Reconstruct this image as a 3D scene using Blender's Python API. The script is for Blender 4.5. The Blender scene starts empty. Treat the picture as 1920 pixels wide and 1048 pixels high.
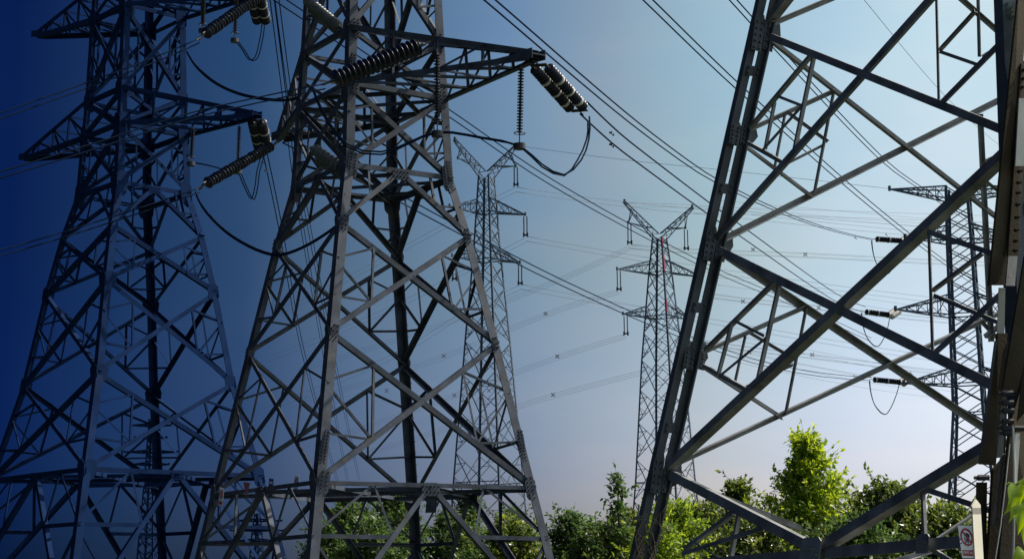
import bpy, math, random
from mathutils import Vector, Matrix
R = math.radians
rnd = random.Random(7)
sc = bpy.context.scene
col = sc.collection

# ------------------------------------------------------------------ camera, world, sun, exposure
F, PITCH, ROLL, CYP, CAMZ = 3300.0, R(10.0), R(0.58), 524.0, 1.6
cam_d = bpy.data.cameras.new('camera'); cam = bpy.data.objects.new('camera', cam_d); col.objects.link(cam)
cam_d.sensor_width = 36.0; cam_d.lens = F * 36 / 1920; cam_d.clip_end = 5000; cam_d.clip_start = 0.05
_e = Vector((0, -math.sin(PITCH), math.cos(PITCH))); _f = Vector((0, math.cos(PITCH), math.sin(PITCH))); _x = Vector((1, 0, 0))
_r = _x * math.cos(ROLL) - _e * math.sin(ROLL); _u = _x * math.sin(ROLL) + _e * math.cos(ROLL)
cam.matrix_world = Matrix(((_r.x, _u.x, -_f.x, 0), (_r.y, _u.y, -_f.y, 0), (_r.z, _u.z, -_f.z, CAMZ), (0, 0, 0, 1)))
sc.camera = cam

SUN = Vector((0.84, 0.34, 1.0)).normalized()
EL = math.asin(SUN.z); AZ = math.atan2(SUN.x, SUN.y)
w = bpy.data.worlds.new('World'); sc.world = w; w.use_nodes = True
nt = w.node_tree; N = nt.nodes; L = nt.links
bg = N['Background']; bg.inputs['Strength'].default_value = 0.1
sky = N.new('ShaderNodeTexSky'); sky.sky_type = 'NISHITA'; sky.sun_disc = False
sky.sun_elevation = EL; sky.sun_rotation = AZ; sky.air_density = 1.0; sky.dust_density = 1.5; sky.ozone_density = 1.5
# added tint darkens the sky to navy leftward, standing in for a veil, and pales it rightward; the colour depends on the direction in the sky only
def nd(t, **k):
    n_ = N.new(t)
    for a, b in k.items(): setattr(n_, a, b)
    return n_
tcw = nd('ShaderNodeTexCoord'); sep = nd('ShaderNodeSeparateXYZ'); L.new(tcw.outputs['Generated'], sep.inputs[0])
hyp = nd('ShaderNodeVectorMath', operation='NORMALIZE'); cmb = nd('ShaderNodeCombineXYZ')
L.new(sep.outputs[0], cmb.inputs[0]); L.new(sep.outputs[1], cmb.inputs[1]); L.new(cmb.outputs[0], hyp.inputs[0])
s2_ = nd('ShaderNodeSeparateXYZ'); L.new(hyp.outputs[0], s2_.inputs[0])
SX = [0, 200, 450, 650, 950, 1150, 1330, 1600, 1800, 1919]
TINT = [(3.5, [(.006, .029, .215), (.022, .066, .288), (.075, .135, .39), (.226, .296, .617), (.527, .558, .917), (.821, .817, 1.175), (1.101, 1.041, 1.377), (1.372, 1.299, 1.632), (1.5, 1.449, 1.777), (1.49, 1.427, 1.761)]),
        (10.4, [(.007, .031, .18), (.026, .073, .237), (.1, .178, .35), (.323, .41, .558), (.607, .692, .795), (.906, .908, .924), (1.152, 1.153, 1.074), (1.556, 1.481, 1.313), (1.703, 1.538, 1.346), (1.679, 1.529, 1.321)]),
        (17.3, [(.01, .04, .203), (.041, .101, .272), (.113, .226, .391), (.322, .443, .586), (.685, .83, .936), (1.128, 1.09, .994), (1.299, 1.398, 1.229), (1.772, 1.751, 1.428), (2.115, 1.958, 1.511), (2.074, 1.927, 1.481)])]
mr = nd('ShaderNodeMapRange'); mr.inputs[1].default_value = -.3; mr.inputs[2].default_value = .3; L.new(s2_.outputs[0], mr.inputs[0])
ramps = []
for el_, cols_ in TINT:
    cr = nd('ShaderNodeValToRGB'); e_ = cr.color_ramp.elements
    while len(e_) < len(SX): e_.new(.5)
    for q, px, c_ in zip(e_, SX, cols_):
        q.position = (math.sin(math.atan((px - 960) / F)) + .3) / .6; q.color = [v / 2.2 for v in ((c_[0] * (.96 if el_ > 12 else 1), c_[1] * (.97 if el_ > 12 else .985), c_[2] * ((.86 if el_ < 12 else .91) if 400 < px < 1400 else .95)) if px > 300 else (c_[0] * 1.35, c_[1] * 1.2, c_[2] * .9))] + [1]
    L.new(mr.outputs[0], cr.inputs[0]); ramps.append(cr)
prev = ramps[0].outputs[0]
for (e0, _), (e1, _), rp in zip(TINT, TINT[1:], ramps[1:]):
    m_ = nd('ShaderNodeMapRange'); m_.inputs[1].default_value = math.sin(R(e0)); m_.inputs[2].default_value = math.sin(R(e1)); L.new(sep.outputs[2], m_.inputs[0])
    mx = nd('ShaderNodeMix', data_type='RGBA'); L.new(m_.outputs[0], mx.inputs[0]); L.new(prev, mx.inputs[6]); L.new(rp.outputs[0], mx.inputs[7]); prev = mx.outputs[2]
# thin high cloud
cmap = nd('ShaderNodeMapping'); cmap.inputs['Scale'].default_value = (5, 5, 16); cmap.inputs['Rotation'].default_value = (0, R(12), 0); L.new(tcw.outputs['Generated'], cmap.inputs[0])
cn = nd('ShaderNodeTexNoise'); cn.inputs['Scale'].default_value = 1.7; cn.inputs['Detail'].default_value = 5; cn.inputs['Roughness'].default_value = .5; L.new(cmap.outputs[0], cn.inputs[0])
ccr = nd('ShaderNodeValToRGB'); ccr.color_ramp.elements[0].position = .42; ccr.color_ramp.elements[1].position = .72
ccr.color_ramp.elements[0].color = (.92, .94, .965, 1); ccr.color_ramp.elements[1].color = (1.03, .985, .97, 1); L.new(cn.outputs[0], ccr.inputs[0])
v0 = nd('ShaderNodeVectorMath', operation='MULTIPLY'); L.new(prev, v0.inputs[0]); L.new(ccr.outputs[0], v0.inputs[1])
v1 = nd('ShaderNodeVectorMath', operation='MULTIPLY'); L.new(sky.outputs[0], v1.inputs[0]); L.new(v0.outputs[0], v1.inputs[1])
v2 = nd('ShaderNodeVectorMath', operation='SCALE'); v2.inputs[3].default_value = 2.32; L.new(v1.outputs[0], v2.inputs[0])
L.new(v2.outputs[0], bg.inputs[0])
#ENDSKY
sd = bpy.data.lights.new('sun', 'SUN'); sd.energy = 5.0; sd.angle = R(0.5); sd.color = (1.0, 0.93, 0.82)
so = bpy.data.objects.new('sun', sd); col.objects.link(so); so.rotation_euler = SUN.to_track_quat('Z', 'Y').to_euler()
sc.view_settings.view_transform = 'Standard'; sc.view_settings.look = 'None'
sc.view_settings.exposure = 0.0; sc.view_settings.gamma = 1.0

# ------------------------------------------------------------------ lifting photograph points into the place
def ray(px, py):
    u = px - 960; v = CYP - py
    d = _f + (_r * u + _u * v) / F
    return d / d.y
def P(px, py, Y):
    d = ray(px, py); return Vector((d.x * Y, Y, d.z * Y + CAMZ))
def PZ(px, py, z):
    d = ray(px, py); return P(px, py, (z - CAMZ) / d.z)
def PP(px, py, plane):
    o, n = plane; d = ray(px, py); c = Vector((0, 0, CAMZ))
    return c + d * ((o - c).dot(n) / d.dot(n))

# ------------------------------------------------------------------ materials
def mat(name, base, rough=0.6, metal=0.0, var=0.25, scale=6.0, spots=None, spot_amt=0.0, bump=0.0, bscale=40):
    m = bpy.data.materials.new(name); m.use_nodes = True
    t = m.node_tree; b = t.nodes['Principled BSDF']
    tc = t.nodes.new('ShaderNodeTexCoord')
    nz = t.nodes.new('ShaderNodeTexNoise'); nz.inputs['Scale'].default_value = scale; nz.inputs['Detail'].default_value = 6
    t.links.new(tc.outputs['Object'], nz.inputs['Vector'])
    cr = t.nodes.new('ShaderNodeValToRGB')
    cr.color_ramp.elements[0].position = 0.3; cr.color_ramp.elements[1].position = 0.7
    cr.color_ramp.elements[0].color = [c * (1 - var) for c in base] + [1]
    cr.color_ramp.elements[1].color = [min(1, c * (1 + var)) for c in base] + [1]
    t.links.new(nz.outputs['Fac'], cr.inputs['Fac'])
    out = cr.outputs['Color']
    if spots:
        n2 = t.nodes.new('ShaderNodeTexNoise'); n2.inputs['Scale'].default_value = scale * 0.7; n2.inputs['Detail'].default_value = 9; n2.inputs['Roughness'].default_value = 0.7
        t.links.new(tc.outputs['Object'], n2.inputs['Vector'])
        c2 = t.nodes.new('ShaderNodeValToRGB'); c2.color_ramp.elements[0].position = 0.54; c2.color_ramp.elements[1].position = 0.68
        c2.color_ramp.elements[0].color = (0, 0, 0, 1); c2.color_ramp.elements[1].color = (spot_amt,) * 3 + (1,)
        t.links.new(n2.outputs['Fac'], c2.inputs['Fac'])
        mx = t.nodes.new('ShaderNodeMix'); mx.data_type = 'RGBA'
        t.links.new(c2.outputs['Color'], mx.inputs[0]); t.links.new(out, mx.inputs[6]); mx.inputs[7].default_value = tuple(spots) + (1,)
        out = mx.outputs[2]
    t.links.new(out, b.inputs['Base Color'])
    rr = t.nodes.new('ShaderNodeMapRange'); rr.inputs[3].default_value = max(0.05, rough - 0.12); rr.inputs[4].default_value = min(1, rough + 0.12)
    t.links.new(nz.outputs['Fac'], rr.inputs[0]); t.links.new(rr.outputs[0], b.inputs['Roughness'])
    b.inputs['Metallic'].default_value = metal
    if bump:
        n3 = t.nodes.new('ShaderNodeTexNoise'); n3.inputs['Scale'].default_value = bscale; n3.inputs['Detail'].default_value = 8
        t.links.new(tc.outputs['Object'], n3.inputs['Vector'])
        bp = t.nodes.new('ShaderNodeBump'); bp.inputs['Strength'].default_value = bump; bp.inputs['Distance'].default_value = 0.02
        t.links.new(n3.outputs['Fac'], bp.inputs['Height']); t.links.new(bp.outputs[0], b.inputs['Normal'])
    return m

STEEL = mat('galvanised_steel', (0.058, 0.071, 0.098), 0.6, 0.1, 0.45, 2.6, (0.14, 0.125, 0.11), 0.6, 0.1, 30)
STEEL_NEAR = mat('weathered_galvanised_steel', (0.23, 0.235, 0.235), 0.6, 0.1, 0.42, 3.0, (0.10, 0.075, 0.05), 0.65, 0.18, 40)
STEEL_DARK = mat('navy_veiled_steel', (0.011, 0.029, 0.092), 0.85, 0.0, 0.25, 1.5, (0.03, 0.04, 0.08), 0.4)  # navy veil over this side put into the steel colour, not a coat
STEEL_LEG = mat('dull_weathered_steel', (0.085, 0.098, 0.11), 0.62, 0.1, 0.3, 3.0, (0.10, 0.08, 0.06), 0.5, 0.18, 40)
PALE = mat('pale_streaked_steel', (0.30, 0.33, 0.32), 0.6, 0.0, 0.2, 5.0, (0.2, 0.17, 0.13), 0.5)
STEEL_SHADE_RUST = mat('shade_darkened_rusty_steel', (0.048, 0.038, 0.022), 0.75, 0.0, 0.4, 3.0, (0.085, 0.055, 0.025), 0.6, 0.2, 40)  # deep shade painted into the dark brown base, rust spots over it
STEEL_FAR = mat('haze_tinted_far_steel', (0.10, 0.135, 0.19), 0.7, 0.0, 0.2, 0.5)  # bluish lift painted into the far steel in place of haze
STEEL_RED = mat('red_painted_steel', (0.45, 0.06, 0.09), 0.6, 0.0, 0.2, 0.5)
PORC = mat('brown_glazed_porcelain', (0.016, 0.02, 0.034), 0.38, 0.0, 0.25, 4)
GLASSY = mat('pale_grey_glass_discs', (0.10, 0.11, 0.125), 0.4, 0.0, 0.25, 5)
CAPW = mat('pale_cement_band', (0.62, 0.60, 0.55), 0.5, 0.0, 0.12, 8)
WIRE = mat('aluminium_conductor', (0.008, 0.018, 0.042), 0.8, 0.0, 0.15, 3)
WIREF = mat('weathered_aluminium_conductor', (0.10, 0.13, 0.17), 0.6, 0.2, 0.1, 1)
IRON = mat('dark_iron_fitting', (0.05, 0.05, 0.055), 0.5, 0.4, 0.2, 10)
CREAM = mat('sunlit_cream_steel', (0.74, 0.70, 0.58), 0.7, 0.0, 0.08, 4, (0.62, 0.40, 0.24), 0.55, 0.05)  # sunlight on steel put into the cream base; brown spots are wear
CREAMD = mat('grey_shadow_tone', (0.25, 0.24, 0.21), 0.7, 0.0, 0.1, 6)  # shadow across the sunlit flange, painted as a grey tone
WHITE = mat('white_sign_enamel', (0.92, 0.92, 0.91), 0.4, 0.0, 0.06, 6, (0.5, 0.45, 0.4), 0.25)
RED = mat('red_sign_enamel', (0.47, 0.025, 0.05), 0.4, 0.0, 0.15, 8)
DULLRED = mat('faded_red_enamel', (0.16, 0.03, 0.06), 0.5, 0.0, 0.15, 8)
BLUE = mat('blue_sign_enamel', (0.02, 0.09, 0.32), 0.4, 0.0, 0.15, 8)
BLACK = mat('black_sign_print', (0.012, 0.03, 0.04), 0.5, 0.0, 0.1, 8)
CONC = mat('footing_concrete', (0.33, 0.32, 0.30), 0.9, 0.0, 0.15, 3, (0.2, 0.19, 0.17), 0.5, 0.3)
BARK = mat('tree_bark', (0.11, 0.085, 0.06), 0.9, 0.0, 0.35, 8, None, 0, 0.4, 25)
DRY = mat('dry_vine_stem', (0.36, 0.26, 0.15), 0.85, 0.0, 0.3, 8)
GROUND = mat('grassy_earth', (0.03, 0.042, 0.018), 0.95, 0.0, 0.4, 0.6, (0.06, 0.05, 0.03), 0.6, 0.4, 6)

for m_, sp_ in ((STEEL_DARK, .02), (STEEL_SHADE_RUST, .2), (WIRE, .02), (STEEL, .25), (STEEL_FAR, .2)): m_.node_tree.nodes['Principled BSDF'].inputs['Specular IOR Level'].default_value = sp_
def leafmat(name, dark, light, transl=0.45, rough=0.45):
    m = bpy.data.materials.new(name); m.use_nodes = True; t = m.node_tree
    b = t.nodes['Principled BSDF']; out = t.nodes['Material Output']
    g = t.nodes.new('ShaderNodeNewGeometry'); cr = t.nodes.new('ShaderNodeValToRGB')
    cr.color_ramp.elements[0].color = tuple(dark) + (1,); cr.color_ramp.elements[1].color = tuple(light) + (1,)
    t.links.new(g.outputs['Random Per Island'], cr.inputs['Fac'])
    t.links.new(cr.outputs[0], b.inputs['Base Color']); b.inputs['Roughness'].default_value = rough
    tr = t.nodes.new('ShaderNodeBsdfTranslucent')
    hs = t.nodes.new('ShaderNodeHueSaturation'); hs.inputs['Hue'].default_value = 0.48; hs.inputs['Saturation'].default_value = 1.1; hs.inputs['Value'].default_value = 2.2
    t.links.new(cr.outputs[0], hs.inputs['Color']); t.links.new(hs.outputs[0], tr.inputs['Color'])
    mx = t.nodes.new('ShaderNodeMixShader'); mx.inputs[0].default_value = transl
    t.links.new(b.outputs[0], mx.inputs[1]); t.links.new(tr.outputs[0], mx.inputs[2]); t.links.new(mx.outputs[0], out.inputs['Surface'])
    return m
LEAF_LIGHT = leafmat('bright_spring_leaves', (0.06, 0.125, 0.02), (0.28, 0.38, 0.055), 0.48)
LEAF_SUN = leafmat('sunny_yellow_green_leaves', (0.075, 0.15, 0.02), (0.36, 0.46, 0.06), 0.52)
LEAF_MID = leafmat('mid_green_leaves', (0.026, 0.064, 0.02), (0.105, 0.175, 0.05), 0.42)
LEAF_DARK = leafmat('dark_glossy_leaves', (0.018, 0.045, 0.012), (0.19, 0.25, 0.055), 0.36, 0.3)
LEAF_NEAR = leafmat('young_drooping_leaves', (0.12, 0.24, 0.015), (0.32, 0.44, 0.03), 0.5, 0.35)

# ------------------------------------------------------------------ mesh collecting and linking
class MB:
    def __init__(s): s.v = []; s.f = []; s.mi = []; s.cur = 0
    def add(s, vs, fs):
        k = len(s.v); s.v += [tuple(v) for v in vs]
        s.f += [tuple(i + k for i in f) for f in fs]; s.mi += [s.cur] * len(fs)
    def build(s, name, m, parent=None, smooth=False):
        me = bpy.data.meshes.new(name)
        off = parent_off(parent)
        me.from_pydata([(a - off[0], b - off[1], c - off[2]) for a, b, c in s.v], [], s.f); me.validate()
        for mm in (m if isinstance(m, (list, tuple)) else [m]): me.materials.append(mm)
        if max(s.mi, default=0): me.polygons.foreach_set('material_index', s.mi[:len(me.polygons)])
        if smooth: me.polygons.foreach_set('use_smooth', [True] * len(me.polygons))
        o = bpy.data.objects.new(name, me); col.objects.link(o)
        if parent: o.parent = parent
        return o
def parent_off(p):
    off = Vector((0, 0, 0))
    while p: off = off + p.location; p = p.parent
    return off
def tag(o, label=None, cat=None, group=None, kind=None):
    if label: o['label'] = label
    if cat: o['category'] = cat
    if group: o['group'] = group
    if kind: o['kind'] = kind
    return o
def thing(name, loc, label, cat, group=None):
    o = bpy.data.objects.new(name, None); o.empty_display_size = 0.3; col.objects.link(o); o.location = loc
    return tag(o, label, cat, group)

def angle(mb, p0, p1, wd, t, n, flip=1):
    """steel angle section from p0 to p1: one flange lies in the face with outward normal n, the other points inward"""
    p0 = Vector(p0); p1 = Vector(p1); d = (p1 - p0)
    if d.length < 1e-5: return
    d.normalize(); n = Vector(n); n = (n - d * n.dot(d))
    if n.length < 1e-4: n = d.orthogonal()
    n.normalize(); b = d.cross(n) * flip
    pr = [(-wd / 2, 0), (wd / 2, 0), (wd / 2, -t), (-wd / 2 + t, -t), (-wd / 2 + t, -wd), (-wd / 2, -wd)]
    vs = [p + b * x + n * y for p in (p0, p1) for x, y in pr]
    fs = [(i, (i + 1) % 6, 6 + (i + 1) % 6, 6 + i) for i in range(6)]
    fs += [(0, 3, 2, 1), (0, 5, 4, 3), (6, 7, 8, 9), (6, 9, 10, 11)]
    mb.add(vs, fs)
def corner(mb, pts, wd, t, d1, d2):
    """leg angle: heel on the polyline, flanges along the unit directions d1 and d2"""
    d1 = Vector(d1).normalized(); d2 = Vector(d2).normalized()
    pr = [(0, 0), (wd, 0), (wd, t), (t, t), (t, wd), (0, wd)]
    vs = [Vector(p) + d1 * x + d2 * y for p in pts for x, y in pr]; fs = []
    for k in range(len(pts) - 1):
        o = 6 * k; fs += [(o + i, o + (i + 1) % 6, o + 6 + (i + 1) % 6, o + 6 + i) for i in range(6)]
    o = 6 * (len(pts) - 1); fs += [(0, 3, 2, 1), (0, 5, 4, 3), (o, o + 1, o + 2, o + 3), (o, o + 3, o + 4, o + 5)]
    mb.add(vs, fs)
def box(mb, c, ax, ay, az):
    c = Vector(c); ax = Vector(ax); ay = Vector(ay); az = Vector(az)
    vs = [c + ax * i + ay * j + az * k for k in (-1, 1) for j in (-1, 1) for i in (-1, 1)]
    mb.add(vs, [(0, 2, 3, 1), (4, 5, 7, 6), (0, 1, 5, 4), (2, 6, 7, 3), (0, 4, 6, 2), (1, 3, 7, 5)])
def plate(mb, pts, n, t):
    """flat plate with outline pts (on its back face) and thickness t along n"""
    n = Vector(n).normalized(); k = len(pts); pts = [Vector(p) for p in pts]
    mb.add([p for p in pts] + [p + n * t for p in pts],
           [tuple(range(k))[::-1], tuple(range(k, 2 * k))] + [(i, (i + 1) % k, k + (i + 1) % k, k + i) for i in range(k)])
def prism(mb, p0, p1, r0, r1=None, k=6):
    p0 = Vector(p0); p1 = Vector(p1); r1 = r0 if r1 is None else r1; d = (p1 - p0).normalized(); a = d.orthogonal().normalized(); b = d.cross(a)
    vs = [p + (a * math.cos(2 * math.pi * i / k) + b * math.sin(2 * math.pi * i / k)) * r for p, r in ((p0, r0), (p1, r1)) for i in range(k)]
    mb.add(vs, [(i, (i + 1) % k, k + (i + 1) % k, k + i) for i in range(k)] + [tuple(range(k))[::-1], tuple(range(k, 2 * k))])
def tube(mb, pts, r, k=6, r1=None):
    pts = [Vector(p) for p in pts]; n = len(pts); vs = []; a = None
    for i, p in enumerate(pts):
        d = (pts[min(i + 1, n - 1)] - pts[max(i - 1, 0)]).normalized()
        a = d.orthogonal().normalized() if a is None else (a - d * a.dot(d)).normalized()
        b = d.cross(a); rr = r if r1 is None else r + (r1 - r) * i / (n - 1)
        vs += [p + (a * math.cos(2 * math.pi * j / k) + b * math.sin(2 * math.pi * j / k)) * rr for j in range(k)]
    fs = [(i * k + j, i * k + (j + 1) % k, (i + 1) * k + (j + 1) % k, (i + 1) * k + j) for i in range(n - 1) for j in range(k)]
    fs += [tuple(range(k))[::-1], tuple(range((n - 1) * k, n * k))]
    mb.add(vs, fs)
def lathe(mb, p0, p1, prof, k=12):
    """prof: (fraction along, radius)"""
    p0 = Vector(p0); p1 = Vector(p1); d = (p1 - p0); L_ = d.length; d.normalize(); a = d.orthogonal().normalized(); b = d.cross(a)
    vs = [p0 + d * (s * L_) + (a * math.cos(2 * math.pi * j / k) + b * math.sin(2 * math.pi * j / k)) * r for s, r in prof for j in range(k)]
    n = len(prof)
    mb.add(vs, [(i * k + j, i * k + (j + 1) % k, (i + 1) * k + (j + 1) % k, (i + 1) * k + j) for i in range(n - 1) for j in range(k)] + [tuple(range(k))[::-1], tuple(range((n - 1) * k, n * k))])
def ring(mb, c, n, R_, r, k=20, m=6):
    n = Vector(n).normalized(); a = n.orthogonal().normalized(); b = n.cross(a); c = Vector(c); vs = []
    for i in range(k):
        e = a * math.cos(2 * math.pi * i / k) + b * math.sin(2 * math.pi * i / k)
        vs += [c + e * (R_ + r * math.cos(2 * math.pi * j / m)) + n * (r * math.sin(2 * math.pi * j / m)) for j in range(m)]
    mb.add(vs, [(i * m + j, ((i + 1) % k) * m + j, ((i + 1) % k) * m + (j + 1) % m, i * m + (j + 1) % m) for i in range(k) for j in range(m)])

# ------------------------------------------------------------------ setting: ground
g = MB(); S = 3000; n_ = 24
for i in range(n_ + 1):
    for j in range(n_ + 1):
        x = S * ((i / n_) * 2 - 1); y = S * ((j / n_) * 2 - 1)
        g.v.append((x, y, 0.0))
for i in range(n_):
    for j in range(n_):
        a = i * (n_ + 1) + j; g.f.append((a, a + n_ + 1, a + n_ + 2, a + 1)); g.mi.append(0)
tag(g.build('ground', GROUND), kind='structure')

# ------------------------------------------------------------------ big lattice towers
ANG = dict(L=math.pi, N=-math.pi / 2, R=0.0, B=math.pi / 2)
class Tower:
    def __init__(s, X, Y, yaw, lv, label, steel, k=1.0, group='big lattice towers with crossarms'):
        s.X, s.Y, s.yaw, s.lv, s.steel, s.k = X, Y, yaw, lv, steel, k
        s.root = thing('transmission_tower', (X, Y, 0), label, 'pylon', group); s.sec = 0; s.stuff = MB()
    def at(s, c, z):
        lv = s.lv; i = 0
        while i < len(lv) - 2 and z > lv[i + 1][0]: i += 1
        (z0, a0), (z1, a1) = lv[i], lv[i + 1]; a = a0 + (a1 - a0) * (z - z0) / (z1 - z0)
        an = s.yaw + ANG[c]; return Vector((s.X + a * math.cos(an), s.Y + a * math.sin(an), z))
    def nrm(s, c1, c2):
        a = s.at(c1, 5.) + s.at(c2, 5.) - Vector((2 * s.X, 2 * s.Y, 10)); a.z = 0; return a.normalized()
    def bar(s, name, p, q, w_, n, back=0.02, cap=95):
        p = Vector(p) - Vector(n) * back; q = Vector(q) - Vector(n) * back
        fl = 1 if rnd.random() < .5 else -1
        if name == 'secondary_brace':
            s.sec += 1
            if s.sec > cap: angle(s.stuff, p, q, w_, w_ * .12, n, fl); return
        j_ = lambda: Vector((rnd.gauss(0, .006), rnd.gauss(0, .006), rnd.gauss(0, .008)))
        mb = MB(); angle(mb, p + j_(), q + j_(), w_ * rnd.uniform(.94, 1.05), w_ * .12, n, fl); return mb.build(name, s.steel, s.root)
    def legs(s, w_, zs):
        for c in 'LNRB':
            i = 'LNRB'.index(c); p_, q_ = 'LNRB'[(i - 1) % 4], 'LNRB'[(i + 1) % 4]
            pts = [s.at(c, z) for z in zs]
            d1 = (s.at(p_, 5.) - s.at(c, 5.)); d2 = (s.at(q_, 5.) - s.at(c, 5.))
            mb = MB(); corner(mb, pts, w_, w_ * .11, d1, d2); mb.build('leg', s.steel, s.root)
    def gusset(s, p, n, d, w_, h, bolts=True, seed=0):
        """plate lying just outside a face at p; d is its long direction, with rows of protruding bolts"""
        n = Vector(n); d = (Vector(d) - n * Vector(d).dot(n)).normalized(); b = d.cross(n); p = Vector(p) + n * 0.006
        mb = MB(); o = [(-w_, -h * .7), (-w_ * .6, -h), (w_ * .6, -h), (w_, -h * .7), (w_, h * .6), (w_ * .5, h), (-w_ * .5, h), (-w_, h * .6)]
        plate(mb, [p + b * x + d * y for x, y in o], n, .014)
        if bolts:
            m_ = max(3, int(2 * h / .075))
            for i in range(m_):
                y = -h * .85 + 1.7 * h * i / (m_ - 1)
                for x in ((-.45, .45) if w_ < .2 else (-.62, -.2, .2, .62)):
                    q = p + b * (x * w_) + d * y + n * .014
                    prism(mb, q, q + n * .045, .017)
        return mb.build('gusset_plate', s.steel, s.root)
    def xpanel(s, c1, c2, z0, z1, w_, ws, red=True):
        n = s.nrm(c1, c2); a0, b0, a1, b1 = s.at(c1, z0), s.at(c2, z0), s.at(c1, z1), s.at(c2, z1)
        s.bar('diagonal_brace', a0, b1, w_, n, .015); s.bar('diagonal_brace', b0, a1, w_, n, .015 + w_ * .13)
        if not red: return
        # crossing point, for the redundant members on both sides and above
        wa = (a0 - b0).length; wb = (a1 - b1).length; t = wa / (wa + wb); x = a0.lerp(b1, t)
        for lo, hi in ((a0, a1), (b0, b1)):
            pl = lo.lerp(x, .52); ph = hi.lerp(x, .48); m1 = lo.lerp(hi, .32); m2 = lo.lerp(hi, .66)
            s.bar('secondary_brace', pl, m1, ws, n, .03); s.bar('secondary_brace', pl, ph, ws, n, .03)
            s.bar('secondary_brace', ph, m2, ws, n, .03); s.bar('secondary_brace', pl, m2, ws, n, .045)
    def vpanel(s, c1, c2, z0, z1, w_, ws):
        n = s.nrm(c1, c2); a0, b0, a1, b1 = s.at(c1, z0), s.at(c2, z0), s.at(c1, z1), s.at(c2, z1); m = (a1 + b1) / 2
        s.bar('diagonal_brace', a0, m, w_, n, .015); s.bar('diagonal_brace', b0, m, w_, n, .015)
        s.bar('horizontal_beam', a1, b1, w_ * 1.05, n, .0)
        for lo, hi in ((a0, a1), (b0, b1)):
            q = lo.lerp(m, .5); s.bar('secondary_brace', q, lo.lerp(hi, .5), ws, n, .03); s.bar('secondary_brace', q, hi.lerp(m, .42), ws, n, .03)
            s.bar('secondary_brace', lo.lerp(m, .25), lo.lerp(hi, .5), ws, n, .045)
        s.gusset(m - Vector((0, 0, .06)), n, (a1 - b1), .13, .21)
    def ringbeam(s, z, w_, name='horizontal_beam', off=0.):
        for c1, c2 in ('LN', 'NR', 'RB', 'BL'): s.bar(name, s.at(c1, z), s.at(c2, z), w_, s.nrm(c1, c2), off)
    def base(s, z, zs, zg, w_, ws):
        for c1, c2 in ('LN', 'NR', 'RB', 'BL'):
            n = s.nrm(c1, c2); a, b = s.at(c1, z), s.at(c2, z); m = (a + b) / 2; s.bar('horizontal_beam', a, b, w_ * .85, n, 0)
            for lc, top in ((c1, a), (c2, b)):
                f_ = s.at(lc, zg); h = s.at(lc, zs); t = (z - zs) / (z - zg); k_ = m.lerp(f_, t); k2 = m.lerp(f_, t * .5)
                s.bar('diagonal_brace', m, f_, w_, n, .015); s.bar('horizontal_beam', h, k_, w_ * .8, n, .02)
                q = top.lerp(m, .5)
                s.bar('secondary_brace', h, q, ws, n, .03); s.bar('secondary_brace', q, k_, ws, n, .03)
                h2 = s.at(lc, zs - (zs - zg) * .45); k3 = m.lerp(f_, t + (1 - t) * .45)
                s.bar('secondary_brace', h, k3, ws, n, .03); s.bar('secondary_brace', h2, k3, ws, n, .03)
            s.gusset(m - Vector((0, 0, .08)), n, a - b, .14, .22)
        for c1, c2 in (('L', 'R'), ('N', 'B')): s.bar('horizontal_beam', s.at(c1, z), s.at(c2, z), w_ * .8, (0, 0, 1), .0)
        mids = [(s.at(a, z) + s.at(b, z)) / 2 for a, b in ('LN', 'NR', 'RB', 'BL')]
        for i in range(4): s.bar('horizontal_beam', mids[i], mids[(i + 1) % 4], w_ * .8, (0, 0, 1), .01)
        mids = [m.lerp(s.at(c, zg), .6) for m, c in zip(mids, 'LNRB')]
    def arm(s, corners, zl, zu, tip, wc, wl, n=4):
        """crossarm from two legs to one tip: two lower chords, two upper chords, lacing on its faces"""
        c1, c2 = corners; A = [s.at(c1, zl), s.at(c2, zl), s.at(c1, zu), s.at(c2, zu)]; tip = Vector(tip)
        o = MB(); up = Vector((0, 0, 1)); side = (A[0] - A[1]).normalized()
        tl = [tip + side * .13 - up * .02, tip - side * .13 - up * .02, tip + side * .13 + up * .1, tip - side * .13 + up * .1]
        def lace(i, j, nn, zz):
            for k_ in range(n):
                a, b = k_ / n, (k_ + 1) / n
                angle(o, A[i].lerp(tl[i], a), A[j].lerp(tl[j], b) if zz else A[j].lerp(tl[j], a), wl, wl * .13, nn)
                angle(o, A[j].lerp(tl[j], b), A[i].lerp(tl[i], b), wl * .9, wl * .13, nn)
        lace(0, 1, -up, True); lace(2, 3, up, True)
        lace(0, 2, side, True); lace(1, 3, -side, True)
        arm_ = o.build('crossarm', s.steel, s.root)
        for i in range(4):
            mb = MB(); angle(mb, A[i], tl[i], wc, wc * .13, side if i % 2 == 0 else -side, 1 if i < 2 else -1); mb.build('chord', s.steel, arm_)
        mb = MB(); out = (tip - (A[0] + A[1]) / 2).normalized()
        box(mb, tip + up * .04 - out * .05, side * .16, out * .2, up * .012); box(mb, tip + up * .05 + side * .17 - out * .05, side * .008, out * .2, up * .11); box(mb, tip + up * .05 - side * .17 - out * .05, side * .008, out * .2, up * .11)
        mb.build('end_plate', s.steel, arm_)
        return arm_
    def finish(s):
        if s.stuff.f: tag(s.stuff.build('secondary_bracing', s.steel, s.root), kind='stuff')
    def footings(s, z=0.35, r=.45):
        for c in 'LNRB':
            p = s.at(c, 0.2); mb = MB(); prism(mb, (p.x, p.y, -.5), (p.x, p.y, z), r, r * .85, 12); mb.build('concrete_footing', CONC, s.root)

FACES = ('LN', 'NR', 'RB', 'BL')
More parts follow.
